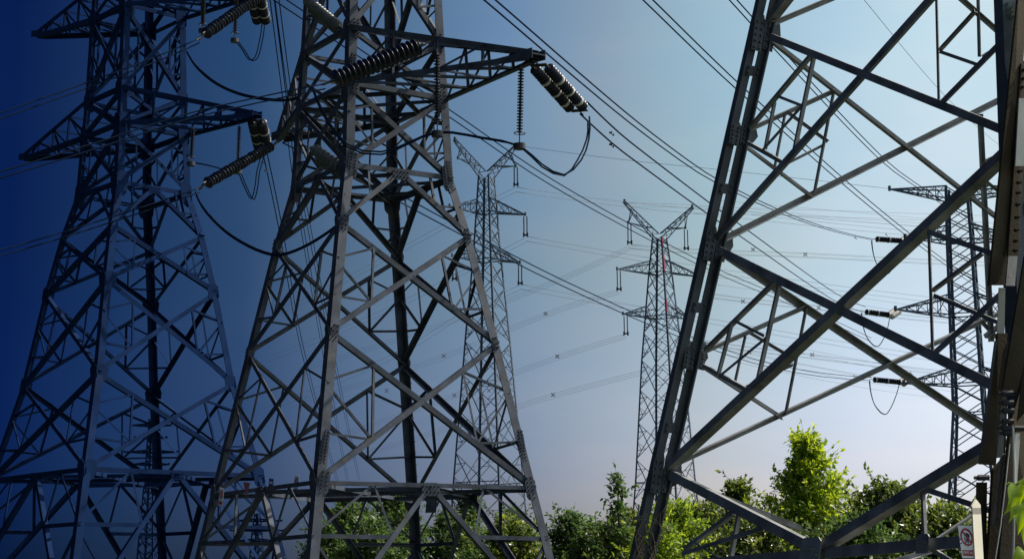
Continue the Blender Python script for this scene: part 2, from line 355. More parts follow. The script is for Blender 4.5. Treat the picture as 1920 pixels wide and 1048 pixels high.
# ---- the big tower left of centre
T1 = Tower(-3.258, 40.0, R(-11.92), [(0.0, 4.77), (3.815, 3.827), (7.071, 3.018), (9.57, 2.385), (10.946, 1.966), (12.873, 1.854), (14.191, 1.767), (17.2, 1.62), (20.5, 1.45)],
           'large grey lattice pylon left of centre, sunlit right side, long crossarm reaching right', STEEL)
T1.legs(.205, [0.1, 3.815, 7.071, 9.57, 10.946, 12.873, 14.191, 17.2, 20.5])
for f in FACES:
    T1.xpanel(f[0], f[1], 3.815, 7.071, .118, .052); T1.xpanel(f[0], f[1], 7.071, 9.57, .114, .05)
    T1.vpanel(f[0], f[1], 9.57, 10.946, .114, .05)
    T1.xpanel(f[0], f[1], 10.946, 12.873, .118, .048); T1.xpanel(f[0], f[1], 12.873, 14.191, .106, .045, False)
    T1.xpanel(f[0], f[1], 14.191, 17.2, .118, .048); T1.xpanel(f[0], f[1], 17.2, 20.5, .106, .045, False)
T1.base(3.815, 2.72, 0.15, .112, .052)
for z in (12.873, 14.191, 17.2, 18.5): T1.ringbeam(z, .12)
for z in (10.946, 12.873): # diaphragms
    T1.bar('horizontal_beam', T1.at('L', z), T1.at('R', z), .085, (0, 0, 1), .02); T1.bar('horizontal_beam', T1.at('N', z), T1.at('B', z), .085, (0, 0, 1), .03)
    ms = [(T1.at(a, z) + T1.at(b, z)) / 2 for a, b in FACES]
    for i in range(4): T1.bar('horizontal_beam', ms[i], ms[(i + 1) % 4], .085, (0, 0, 1), .01)
for z, h in ((3.815, .3), (7.071, .17), (9.57, .2), (10.946, .36), (12.873, .3), (14.191, .28)):
    for c in 'LNRB':
        i = 'LNRB'.index(c)
        for q in ('LNRB'[i - 1], 'LNRB'[(i + 1) % 4]):
            n = T1.nrm(c, q); d = (T1.at(q, z) - T1.at(c, z)).normalized()
            T1.gusset(T1.at(c, z) + d * (.16 if h > .25 else .12), n, T1.at(c, z + 1) - T1.at(c, z - 1), .125 if h > .25 else .085, h * .85, {c, q} == {'N', 'R'})
for c, q, z in (('N', 'R', 4.55), ('R', 'N', 4.75), ('N', 'R', 13.2), ('R', 'N', 11.0)):
    d = (T1.at(q, z) - T1.at(c, z)).normalized(); T1.gusset(T1.at(c, z) + d * .1, T1.nrm(c, q), T1.at(c, z + 1) - T1.at(c, z - 1), .085, .38)
tipR = PZ(1000, 108, 12.873); tipL = PZ(527, 260, 12.873)
T1.arm('NR', 12.873, 14.191, tipR, .13, .06); T1.arm('LB', 12.873, 14.191, tipL, .13, .06)
dR = (tipR - Vector((T1.X, T1.Y, 12.873))); dL = (tipL - Vector((T1.X, T1.Y, 12.873)))
tipR2 = Vector((T1.X, T1.Y, 17.2)) + dR * .93; tipL2 = Vector((T1.X, T1.Y, 17.2)) + dL * .95
T1.arm('NR', 17.2, 18.5, tipR2, .13, .06); T1.arm('LB', 17.2, 18.5, tipL2, .13, .06)
for k in range(44):                                                 # climbing pegs on the shaded back leg and near the belt
    c = 'B' if k < 30 else 'N'; z = (4.4 + k * .28) if k < 30 else 4.2 + (k - 30) * .09
    if c == 'N' and k > 33: continue
    p = T1.at(c, z); d = (T1.at('R', z) - p).normalized(); mb = MB(); prism(mb, p - d * .02, p - d * (.02) + (d.cross(Vector((0, 0, 1))) * (.15 if c == 'N' else -.15)), .011, None, 6); mb.build('step_bolt', STEEL, T1.root)
T1.footings(); T1.finish()

# ---- the dark tower at the left edge
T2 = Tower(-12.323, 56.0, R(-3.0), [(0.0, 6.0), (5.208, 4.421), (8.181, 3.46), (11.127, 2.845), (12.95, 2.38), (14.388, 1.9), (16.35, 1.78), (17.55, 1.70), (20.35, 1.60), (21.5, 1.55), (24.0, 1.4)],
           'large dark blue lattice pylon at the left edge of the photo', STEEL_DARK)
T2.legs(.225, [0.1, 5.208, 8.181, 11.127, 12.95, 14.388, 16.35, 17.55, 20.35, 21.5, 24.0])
for f in FACES:
    for z0, z1 in ((5.208, 8.181), (8.181, 11.127), (11.127, 12.95)): T2.xpanel(f[0], f[1], z0, z1, .135, .06)
    T2.vpanel(f[0], f[1], 12.95, 14.388, .13, .058)
    T2.xpanel(f[0], f[1], 14.388, 16.35, .135, .058); T2.xpanel(f[0], f[1], 16.35, 17.55, .12, .06, False)
    T2.xpanel(f[0], f[1], 17.55, 20.35, .135, .058); T2.xpanel(f[0], f[1], 20.35, 21.5, .12, .07, False); T2.xpanel(f[0], f[1], 21.5, 24.0, .12, .07, False)
T2.base(5.208, 3.6, 0.15, .15, .075)
for z in (16.35, 17.55, 20.35, 21.5): T2.ringbeam(z, .14)
for z, h in ((5.208, .3), (8.181, .25), (11.127, .25), (14.388, .4), (16.35, .38), (17.55, .3), (20.35, .38)):
    for c in 'LNRB':
        i = 'LNRB'.index(c)
        for q in ('LNRB'[i - 1], 'LNRB'[(i + 1) % 4]):
            d = (T2.at(q, z) - T2.at(c, z)).normalized(); T2.gusset(T2.at(c, z) + d * .17, T2.nrm(c, q), T2.at(c, z + 1) - T2.at(c, z - 1), .2, h, False)
t2R = PZ(475, 218, 16.35); t2L = PZ(50, 298, 16.35); t2L2 = PZ(75, 68, 20.35); t2R2 = Vector((T2.X, T2.Y, 20.35)) + (t2R - Vector((T2.X, T2.Y, 16.35))) * .98
T2.arm('NR', 16.35, 17.55, t2R, .15, .07); T2.arm('LB', 16.35, 17.55, t2L, .15, .07)
T2.arm('NR', 20.35, 21.5, t2R2, .15, .07); T2.arm('LB', 20.35, 21.5, t2L2, .15, .07)
T2.footings(); T2.finish()

# ------------------------------------------------------------------ the near tower on the right, built from its legs and the two faces seen
t3 = thing('transmission_tower', (6.99, 22.0, 0), 'nearest steel pylon at the right edge, thick double angle legs and long dark cross braces', 'pylon', 'big lattice towers with crossarms')
C3 = Vector((6.999, 22.0, 0)); yaw3 = R(-20.84)
def leg3(ang, z):
    zz = z - CAMZ; a = 5.355 + (3.749 - 5.355) * (zz - 1.549) / (7.64 - 1.549); an = yaw3 + ang
    return Vector((C3.x + a * math.cos(an), C3.y + a * math.sin(an), z))
AA, BB, CC, DD = math.pi, -math.pi / 2, math.pi / 2, 0.0
A0, A1 = leg3(AA, 0), leg3(AA, 14); B0, B1 = leg3(BB, 0), leg3(BB, 14); Q0, Q1 = leg3(CC, 0), leg3(CC, 14)
nAB = (A1 - A0).cross(B0 - A0).normalized(); nAC = (A1 - A0).cross(Q0 - A0).normalized()
if nAB.dot(C3 - A0) > 0: nAB = -nAB
if nAC.dot(C3 - A0) > 0: nAC = -nAC
PAB = (A0, nAB); PAC = (A0, nAC)
def dleg(name, ang, z0, z1, fw, gap):
    """leg of two angles back to back with a narrow gap between them, tied by small packing plates"""
    a, b = leg3(ang, z0), leg3(ang, z1); d = (b - a).normalized(); e = (leg3(CC, 0) - leg3(AA, 0)).normalized(); g_ = (leg3(BB, 0) - leg3(AA, 0)).normalized()
    lg = MB(); lg2 = MB()
    h_ = e * (gap + fw); corner(lg, [a - h_, b - h_], fw, .024, e, -g_); corner(lg2, [a + h_, b + h_], fw, .024, -e, g_)
    o = lg.build('leg', STEEL_LEG, t3); lg2.build('leg', STEEL_LEG, t3)
    z = z0 + .45; k = 0
    while z < z1:
        p = leg3(ang, z); mb = MB(); box(mb, p - g_ * -.012, e * (gap + .07), d * .07, g_ * .009)
        for x_ in (-1, 1):
            for y_ in (-.04, .04): q = p + e * x_ * (gap + .045) + d * y_; prism(mb, q, q + g_ * .05, .016)
        mb.build('packing_plate', STEEL_LEG, o); z += 1.62
    return e, g_, d
FW3 = .118
iA, tA, dA = dleg('leg', AA, 0.05, 13, FW3, .021)
iB, tB, dB = dleg('leg', BB, 0.05, 13, .2, .03)
dleg('leg', CC, 0.05, 13, FW3, .022); dleg('leg', DD, 0.05, 13, FW3, .022)
def bar3(name, a, b, plane, w_, back=.02, flip=1):
    pa, pb = PP(a[0], a[1], plane), PP(b[0], b[1], plane); n = plane[1]
    mb = MB(); angle(mb, pa - n * back, pb - n * back, w_, w_ * .11, n, flip); return mb.build(name, STEEL_NEAR, t3)
big = [((1247, 872), (1897, 265), PAB, .12), ((1342, 442), (1926, -216), PAB, .12), ((1432, 34), (1560, -130), PAB, .12),
       ((1440, 68), (1897, 251), PAB, .095), ((1343, 468), (1888, 737), PAB, .11), ((1248, 888), (1515, 1026), PAB, .12), ((1530, 1024), (1880, 812), PAB, .12),
       ((1225, 1062), (1860, 1008), PAB, .125),
       ((1255, 872), (2005, 524), PAC, .08), ((1352, 449), (2005, 120), PAC, .08), ((1440, 48), (1700, -62), PAC, .08),
       ((1440, 76), (2005, 518), PAC, .085), ((1345, 470), (2005, 912), PAC, .1), ((1250, 892), (1500, 990), PAC, .09)]
for i, (a, b, pl, w_) in enumerate(big): bar3('diagonal_brace' if i != 7 else 'horizontal_beam', a, b, pl, w_, .02 + .016 * (i % 3), 1 if i % 2 else -1)
sec = [((1398, 237), (1515, 97), PAB, .07), ((1517, 97), (1478, 285), PAB, .06), ((1447, 177), (1498, 197), PAB, .05), ((1440, 188), (1422, 277), PAB, .05),
       ((1494, 200), (1422, 281), PAB, .055), ((1392, 265), (1463, 305), PAB, .065), ((1310, 654), (1445, 520), PAB, .07), ((1449, 523), (1408, 706), PAB, .06),
       ((1370, 599), (1426, 628), PAB, .05), ((1363, 600), (1336, 702), PAB, .055), ((1424, 633), (1338, 704), PAB, .055), ((1306, 682), (1397, 733), PAB, .065),
       ((1403, 243), (1559, 172), PAC, .085), ((1558, 174), (1522, 362), PAC, .065), ((1470, 212), (1546, 267), PAC, .05), ((1465, 217), (1446, 314), PAC, .055),
       ((1476, 305), (1541, 272), PAC, .05), ((1396, 277), (1517, 369), PAC, .075), ((1312, 660), (1502, 576), PAC, .085), ((1505, 577), (1466, 777), PAC, .065),
       ((1402, 624), (1488, 675), PAC, .05), ((1393, 629), (1372, 722), PAC, .055), ((1383, 729), (1481, 683), PAC, .05), ((1308, 684), (1460, 782), PAC, .075),
       ((1748, -30), (1753, 190), PAB, .05), ((1756, 190), (1893, 50), PAB, .1), ((1750, 90), (1817, 16), PAB, .05), ((1750, 93), (1819, 117), PAB, .05),
       ((1734, 436), (1741, 660), PAB, .055), ((1742, 660), (1888, 530), PAB, .1), ((1736, 541), (1830, 470), PAB, .05), ((1738, 550), (1870, 606), PAB, .055), ((1731, 432), (1868, 478), PAB, .075),
       ((1828, -20), (1831, 108), PAC, .075), ((1829, 215), (1850, 640), PAC, .08), ((1834, 108), (1890, 72), PAC, .06), ((1790, -5), (1900, 92), PAC, .08), ((1835, 305), (1880, 285), PAC, .05),
       ((1840, 340), (1880, 372), PAC, .05), ((1838, 630), (1890, 590), PAC, .08), ((1832, 600), (1870, 640), PAC, .06),
       ((1270, 1036), (1423, 987), PAB, .075), ((1272, 1026), (1364, 958), PAB, .07), ((1371, 962), (1356, 1046), PAB, .06), ((1718, 912), (1858, 958), PAB, .075), ((1718, 914), (1723, 1018), PAB, .05),
       ((1742, 1014), (1838, 950), PAC, .07), ((1732, 1026), (1780, 1056), PAB, .06), ((1285, 1008), (1345, 1046), PAB, .03), ((1640, 1060), (1810, 1008), PAC, .09), ((1300, 915), (1500, 1008), PAC, .06)]
for i, (a, b, pl, w_) in enumerate(sec): bar3('secondary_brace', a, b, pl, w_ * .8, .05 + .012 * (i % 4), 1 if i % 2 else -1)
def plate3(px, py, plane, w_, h, d, off=.004, bolts=None, name='gusset_plate', m=None):
    n = plane[1]; c = PP(px, py, plane) + n * off; d = (Vector(d) - n * Vector(d).dot(n)).normalized(); b = d.cross(n); mb = MB()
    o = [(-w_, -h), (w_, -h), (w_, h * .7), (w_ * .7, h), (-w_ * .7, h), (-w_, h * .7)]
    plate(mb, [c + b * x + d * y for x, y in o], n, .016)
    for x, y in (bolts or [(i, j) for i in (-.7, -.25, .25, .7) for j in (-.8, -.45, -.1, .25, .6)]):
        q = c + b * x * w_ + d * y * h + n * .016; prism(mb, q, q + n * .028, .017)
    return mb.build(name, m or STEEL_LEG, t3)
for px, py, h in ((1242, 886, .28), (1302, 667, .19), (1341, 457, .25), (1387, 251, .17), (1431, 62, .27)):
    c_ = PP(px, py, PAC); c_ = leg3(AA, c_.z)
    for sx in (-1, 1):
        q = c_ + iA * sx * .082; plate3(px + sx * 10.5, py, (q, tA), .078, h, dA, .012, [(i_, j_) for i_ in (-.5, .5) for j_ in (-.85, -.5, -.15, .2, .55)], 'gusset_plate')
    q = c_ + iA * .215 - dA * .02; mb = MB(); plate(mb, [q + iA * a_ + dA * b_ + tA * .004 for a_, b_ in ((-.08, -h * .8), (.05, -h * .5), (.1, 0), (.05, h * .6), (-.08, h * .8))], tA, .014); mb.build('gusset_plate', STEEL_LEG, t3)
plate3(1522, 1032, PAB, .2, .15, Vector((0, 0, 1)), .01, [(-.5 + .25 * i, .05) for i in range(5)] + [(.6, -.6), (.75, -.4)], m=PALE)
plate3(1733, 1019, PAB, .1, .1, Vector((0, 0, 1)), .01, [(-.5, .1), (.1, .1), (.5, .1)], m=STEEL_NEAR)
# the near leg: splice plates, end cut flanges and bolt rows on the side that faces the camera; lit and shaded tones painted per strip
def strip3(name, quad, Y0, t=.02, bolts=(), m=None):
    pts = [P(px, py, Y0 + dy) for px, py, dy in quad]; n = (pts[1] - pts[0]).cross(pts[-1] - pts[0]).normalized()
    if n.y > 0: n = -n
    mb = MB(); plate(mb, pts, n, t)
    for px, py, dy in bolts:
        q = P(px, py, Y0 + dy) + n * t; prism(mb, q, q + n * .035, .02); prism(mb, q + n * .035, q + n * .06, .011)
    return mb.build(name, m or STEEL_SHADE_RUST, t3)
strip3('gusset_plate', [(1879, -10, 0), (1908, -10, 0), (1896, 90, 0), (1889, 150, 0), (1884, 118, 0)], 17.25, .02, [(1887, 10, 0), (1895, 17, 0), (1887, 20, 0), (1895, 27, 0), (1888, 29, 0), (1896, 36, 0)], PALE)
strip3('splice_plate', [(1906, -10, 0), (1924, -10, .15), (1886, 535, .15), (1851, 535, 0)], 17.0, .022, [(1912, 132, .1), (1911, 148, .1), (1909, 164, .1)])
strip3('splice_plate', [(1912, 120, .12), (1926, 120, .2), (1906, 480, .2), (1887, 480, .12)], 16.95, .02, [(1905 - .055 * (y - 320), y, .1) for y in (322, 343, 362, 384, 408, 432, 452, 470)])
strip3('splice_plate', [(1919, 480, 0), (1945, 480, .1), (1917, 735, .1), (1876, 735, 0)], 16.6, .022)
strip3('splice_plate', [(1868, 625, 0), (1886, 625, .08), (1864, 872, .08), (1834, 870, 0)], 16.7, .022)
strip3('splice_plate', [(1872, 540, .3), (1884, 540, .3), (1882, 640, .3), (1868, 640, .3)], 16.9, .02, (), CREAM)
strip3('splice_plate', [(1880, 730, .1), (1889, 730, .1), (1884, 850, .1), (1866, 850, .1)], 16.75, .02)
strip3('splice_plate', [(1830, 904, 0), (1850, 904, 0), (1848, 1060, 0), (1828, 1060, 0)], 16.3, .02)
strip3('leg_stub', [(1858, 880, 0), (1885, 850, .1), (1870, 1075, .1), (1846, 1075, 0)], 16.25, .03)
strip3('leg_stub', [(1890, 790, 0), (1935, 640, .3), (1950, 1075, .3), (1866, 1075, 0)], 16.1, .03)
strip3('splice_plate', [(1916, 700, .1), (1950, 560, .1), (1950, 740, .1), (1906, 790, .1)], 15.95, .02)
strip3('splice_plate', [(1909, 185, 0), (1930, 185, .1), (1924, 312, .1), (1902, 312, 0)], 16.92, .012, (), PALE)
strip3('splice_plate', [(1889, 480, 0), (1906, 480, .1), (1901, 536, .1), (1884, 536, 0)], 16.9, .012, (), STEEL_NEAR)
strip3('splice_plate', [(1886, 640, .1), (1893, 640, .1), (1880, 858, .1), (1866, 858, .1)], 16.68, .012, (), STEEL_NEAR)
strip3('splice_plate', [(1864, 640, 0), (1868, 640, 0), (1838, 868, 0), (1834, 868, 0)], 16.66, .03, (), STEEL_LEG)
strip3('splice_plate', [(1874, 860, 0), (1882, 850, .05), (1866, 985, .05), (1860, 985, 0)], 16.15, .012, (), STEEL_NEAR)
strip3('splice_plate', [(1902, 812, 0), (1911, 812, .05), (1905, 905, .05), (1899, 905, 0)], 15.82, .012, (), PALE)
for px, py in ((1889, 737), (1890, 755), (1891, 770), (1890, 790), (1889, 802), (1892, 812), (1912, 803), (1844, 895)):
    mb = MB(); c = P(px, py, 15.9); prism(mb, c, c + Vector((-.05, 0, 0)), .028); prism(mb, c + Vector((-.05, 0, 0)), c + Vector((-.085, 0, 0)), .016); prism(mb, c, c + Vector((.05, 0, 0)), .026); mb.build('bolt', IRON, t3)
mb = MB(); tube(mb, [P(1899, 800, 15.8), P(1901, 870, 15.8), P(1901, 990, 15.8), P(1899, 1060, 15.8)], .011, 8); mb.build('earthing_rod', CAPW, t3)
mb = MB(); tube(mb, [P(1893, 832, 15.7), P(1886, 900, 15.7), P(1876, 985, 15.7), P(1864, 1060, 15.7)], .006, 6); mb.build('earthing_wire', CAPW, t3)
mb = MB(); a = P(1187, 968, 23.4); b = P(1212, 967, 23.4); angle(mb, a, b, .05, .008, (0, 0, 1)); tube(mb, [P(1198, 945, 23.4), P(1196, 968, 23.4)], .012); mb.build('bracket', STEEL_NEAR, t3)
for ang in (AA, BB, CC, DD):
    p = leg3(ang, 0.1); mb = MB(); prism(mb, (p.x, p.y, -.4), (p.x, p.y, .3), .55, .45, 12); mb.build('concrete_footing', CONC, t3)

# ------------------------------------------------------------------ far lattice towers
def far_tower(X, Y, yaw, lv, arms, label, wl, wb, npan, horns=None, red=False, group='distant lattice pylons', zbase=0.0, steel=None):
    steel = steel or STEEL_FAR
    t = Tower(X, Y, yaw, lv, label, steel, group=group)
    t.legs(wl, [z for z, a in lv])
    for f in FACES:
        n = t.nrm(*f); o = MB(); z = lv[0][0]; zt = lv[-1][0]
        while z < zt - .3:
            a_ = (t.at('L', z) - t.at('N', z)).length; z1 = min(zt, z + a_ * (npan or .85))
            if zt - z1 < a_ * .35: z1 = zt
            a0, b0, a1, b1 = t.at(f[0], z), t.at(f[1], z), t.at(f[0], z1), t.at(f[1], z1)
            angle(o, a0, b1, wb, wb * .2, n); angle(o, b0, a1, wb, wb * .2, n)
            if a_ > 3.0:
                x = a0.lerp(b1, (a0 - b0).length / ((a0 - b0).length + (a1 - b1).length))
                for lo, hi in ((a0, a1), (b0, b1)):
                    m = lo.lerp(hi, .5); pl = lo.lerp(x, .5); ph = hi.lerp(x, .5)
                    for p_, q_ in ((pl, m), (ph, m), (pl, lo.lerp(hi, .25)), (ph, lo.lerp(hi, .75))): angle(o, p_, q_, wb * .6, wb * .15, n)
            z = z1
        for zz in [q for q, kind in [(a[1], 0) for a in arms]] + [lv[1][0]]:
            angle(o, t.at(f[0], zz), t.at(f[1], zz), wb * 1.2, wb * .2, n)
        o.build('face_bracing', steel, t.root)
    for cs, zl, zu, tip, nn in arms:
        o = MB(); A = [t.at(cs[0], zl), t.at(cs[1], zl), t.at(cs[0], zu), t.at(cs[1], zu)]
        for i in range(4):
            for k in range(nn):
                a, b = k / nn, (k + 1) / nn; j = (1, 3, 0, 2)[i]
                angle(o, A[i].lerp(tip, a), A[j].lerp(tip, b), wb * .7, wb * .15, (0, 0, 1))
                angle(o, A[i].lerp(tip, b), A[j].lerp(tip, b), wb * .6, wb * .15, (0, 0, 1))
            angle(o, A[i], tip, wb * 1.5, wb * .3, (0, 0, 1))
        prism(o, tip - Vector((0, 0, .15)), tip + Vector((0, 0, .2)), wb * 1.5)
        o.build('crossarm', steel, t.root)
    if red:
        for z0, z1 in red:
            mb = MB(); corner(mb, [t.at('N', z0) + Vector((0, -.03, 0)), t.at('N', z1) + Vector((0, -.03, 0))], wl * .8, wl * .3, (1, .6, 0), (-1, .6, 0)); mb.build('red_marked_post', STEEL_RED, t.root)
    return t
def horn(t, cs, ztop, tip, wirearm, wb):
    """upright lattice horn leaning outward to the earth wire tip, with a short arm for the top conductor"""
    o = MB(); A = [t.at(cs[0], ztop), t.at(cs[1], ztop)]; c = Vector((t.X, t.Y, ztop)); A += [A[0].lerp(t.at(opp[cs[0]], ztop), .45) + Vector((0, 0, .5)), A[1].lerp(t.at(opp[cs[1]], ztop), .45) + Vector((0, 0, .5))]
    up = Vector((0, 0, 1)); T_ = [tip + (A[i] - (A[0] + A[1] + A[2] + A[3]) / 4) * .3 for i in range(4)]
    for i in range(4):
        angle(o, A[i], T_[i], wb * 1.3, wb * .3, up)
        for k in range(6):
            j = (1, 3, 0, 2)[i]; angle(o, A[i].lerp(T_[i], k / 6), A[j].lerp(T_[j], (k + 1) / 6), wb * .7, wb * .15, up)
    wa = wirearm
    for i in range(4): angle(o, A[i].lerp(T_[i], .18 if i > 1 else .3), wa, wb, wb * .2, up)
    for i in (0, 1): angle(o, A[i].lerp(T_[i], .75), wa, wb, wb * .2, up)
    prism(o, wa - up * .15, wa + up * .15, wb * 1.6); prism(o, tip - up * .2, tip + up * .25, wb * 1.6)
    return o.build('horn', STEEL_FAR, t.root)
opp = dict(L='R', R='L', N='B', B='N')
def zof(px, py, Y): return P(px, py, Y).z
def haw(px_half, Y): return px_half / F * Y

# F1: horned pylon directly right of the big tower
Y1 = 168.; c1 = P(913, 600, Y1); z = lambda y: zof(913, y, Y1); k = Y1 / F
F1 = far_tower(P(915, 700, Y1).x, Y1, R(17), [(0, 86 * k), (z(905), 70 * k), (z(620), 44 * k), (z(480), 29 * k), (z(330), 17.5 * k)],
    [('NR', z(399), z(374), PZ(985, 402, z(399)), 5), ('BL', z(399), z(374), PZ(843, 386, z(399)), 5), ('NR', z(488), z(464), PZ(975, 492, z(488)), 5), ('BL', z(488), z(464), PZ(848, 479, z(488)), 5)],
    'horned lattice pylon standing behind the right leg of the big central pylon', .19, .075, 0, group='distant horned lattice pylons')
hz1 = z(330)
horn(F1, 'NR', hz1, P(966, 273, Y1 + 1.5), P(967, 311, Y1 + 1.5), .085); horn(F1, 'BL', hz1, P(853, 262, Y1 - 1.5), P(859, 296, Y1 - 1.5), .085)
# F2: horned pylon in the middle of the photo
Y2 = 190.; z2 = lambda y: zof(1238, y, Y2); k2 = Y2 / F
F2 = far_tower(P(1243, 700, Y2).x, Y2, R(13), [(0, 84 * k2), (z2(905), 60 * k2), (z2(680), 43 * k2), (z2(520), 25.5 * k2), (z2(446), 15.5 * k2)],
    [('NR', z2(512), z2(489), PZ(1318, 519, z2(512)), 5), ('BL', z2(512), z2(489), PZ(1157, 504, z2(512)), 5), ('NR', z2(594), z2(574), PZ(1296, 600, z2(594)), 5), ('BL', z2(594), z2(574), PZ(1168, 588, z2(594)), 5)],
    'horned lattice pylon in the middle with red marks on its near corner post', .19, .075, 0, red=[(z2(464), z2(447)), (z2(512), z2(480)), (z2(590), z2(566))], group='distant horned lattice pylons')
hz2 = z2(446)
horn(F2, 'NR', hz2, P(1298, 388, Y2 + 1), P(1285, 427, Y2 + 1), .085); horn(F2, 'BL', hz2, P(1171, 378, Y2 - 1), P(1178, 417, Y2 - 1), .085)
# F3: broad shouldered tension pylon behind the near tower
Y3 = 120.; z3 = lambda y: zof(1808, y, Y3); k3 = Y3 / F
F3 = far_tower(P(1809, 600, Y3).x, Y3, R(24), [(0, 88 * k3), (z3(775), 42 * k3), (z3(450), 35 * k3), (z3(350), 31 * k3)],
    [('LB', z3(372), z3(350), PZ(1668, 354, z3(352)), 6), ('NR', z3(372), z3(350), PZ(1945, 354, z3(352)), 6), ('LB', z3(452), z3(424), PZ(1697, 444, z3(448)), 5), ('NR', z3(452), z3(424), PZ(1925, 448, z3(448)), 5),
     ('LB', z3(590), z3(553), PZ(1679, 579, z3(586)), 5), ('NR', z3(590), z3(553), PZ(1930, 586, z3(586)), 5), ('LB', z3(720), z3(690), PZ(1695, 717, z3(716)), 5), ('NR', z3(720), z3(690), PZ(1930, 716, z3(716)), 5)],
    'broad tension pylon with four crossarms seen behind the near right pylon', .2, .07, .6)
# F4, F5: tiny pylons low at the left
Y4 = 330.; z4 = lambda y: zof(283, y, Y4); k4 = Y4 / F
arms4 = []
for y, dx in ((795, 38), (818, 30), (845, 50), (868, 34), (893, 42)):
    arms4 += [('NR', z4(y + 3), z4(y - 2), P(283 + dx, y + 1, Y4 - 2), 3), ('BL', z4(y + 3), z4(y - 2), P(283 - dx, y + 1, Y4 + 2), 3)]
far_tower(P(283, 900, Y4).x, Y4, R(30), [(0, 30 * k4), (z4(900), 14 * k4), (z4(785), 8 * k4)], arms4, 'small far pylon with stacked crossarms low behind the dark left pylon', .3, .16, 0, group='tiny pylons on the horizon', steel=STEEL_DARK)
Y5 = 400.; z5 = lambda y: zof(480, y, Y5); k5 = Y5 / F
arms5 = []
for y, dx in ((974, 46), (992, 50), (1012, 44)): arms5 += [('NR', z5(y + 2), z5(y - 3), P(482 + dx, y + 1, Y5 - 2), 3), ('BL', z5(y + 2), z5(y - 3), P(482 - dx, y + 1, Y5 + 2), 3)]
far_tower(P(482, 1000, Y5).x, Y5, R(20), [(0, 20 * k5), (z5(1000), 11 * k5), (z5(962), 6 * k5)], arms5, 'tiny far pylon low behind the left foot of the big central pylon', .3, .18, 0, group='tiny pylons on the horizon', steel=STEEL_DARK)

# ------------------------------------------------------------------ insulators
def disc_prof(n, rd, rc, bands=()):
    pr = []
    for i in range(n):
        s = i / n; h = 1 / n
        pr += [(s + h * .02, rc), (s + h * .30, rc * 1.3), (s + h * .36, rd * .72), (s + h * .52, rd), (s + h * .62, rd * .95), (s + h * .66, rd * .45), (s + h * .98, rc)]
    return pr
def spike_prof(n, rd, rc):
    pr = []
    for i in range(n):
        s = i / n; h = 1 / n; q = rnd.uniform(.9, 1.06)
        pr += [(s + h * .02, rc), (s + h * .38, rc * 1.5), (s + h * .47, rd * q), (s + h * .55, rd * q), (s + h * .66, rc * 1.5), (s + h * .98, rc)]
    return pr
def string(name, p0, p1, label, cat, group=None, n=14, rd=.15, m=None, double=None, bands=(), k=14, spiky=False, yoke=True):
    """tension insulator string from p0 to p1; double = offset vector between two parallel strings"""
    p0 = Vector(p0); p1 = Vector(p1); d = (p1 - p0).normalized(); t = thing(name, p0, label, cat, group); L_ = (p1 - p0).length
    offs = [Vector((0, 0, 0))] if double is None else [Vector(double) * .5, -Vector(double) * .5]
    for o_ in offs:
        a = p0 + d * L_ * .1 + o_; b = p1 - d * L_ * .1 + o_
        mb = MB(); lathe(mb, a, b, spike_prof(n, rd, rd * .34) if spiky else disc_prof(n, rd, rd * .25), k); s_ = mb.build('disc_stack', m or PORC, t, True)
        for f_ in bands:
            q = a.lerp(b, f_); mb = MB(); lathe(mb, q - d * .035, q + d * .035, [(0, rd * .6), (.1, rd * 1.03), (.9, rd * 1.03), (1, rd * .6)], k); mb.build('pale_disc', CAPW, s_, True)
        for e, f2 in ((p0, a), (p1, b)): mb = MB(); prism(mb, f2, f2.lerp(e + o_, .55), .022); mb.build('link', IRON, t)
    if yoke:
        for e in (p0 + d * L_ * .05, p1 - d * L_ * .05):
            mb = MB(); w_ = (Vector(double) if double is not None else d.orthogonal() * .15); box(mb, e, w_ * .62, d * .05, d.cross(w_).normalized() * .012)
            mb.build('yoke_plate', IRON, t)
        for a, b in ((p0 - d * .06, p0 + d * L_ * .06), (p1 - d * L_ * .06, p1 + d * .1)): mb = MB(); tube(mb, [a, b], .018); mb.build('shackle', IRON, t)
    return t
def post(p0, p1, label, group, weight=True, n=22, rd=.075):
    p0 = Vector(p0); p1 = Vector(p1); t = thing('hanging_insulator', p0, label, 'insulator', group); d = (p1 - p0)
    mb = MB(); lathe(mb, p0 + d * .06, p0 + d * .88, disc_prof(n, rd, rd * .3), 10); mb.build('disc_stack', PORC, t, True)
    for a, b in ((p0, p0 + d * .08), (p0 + d * .86, p1)): mb = MB(); tube(mb, [a, b], .014); mb.build('link', IRON, t)
    mb = MB(); ring(mb, p0 + d * .88, d, rd * 1.6, .011); mb.build('grading_ring', IRON, t, True)
    mb = MB(); prism(mb, p1 - Vector((0, 0, .02)), p1 + Vector((0, 0, -.14)), .13, .125, 14); mb.build('weight', IRON, t)
    return t

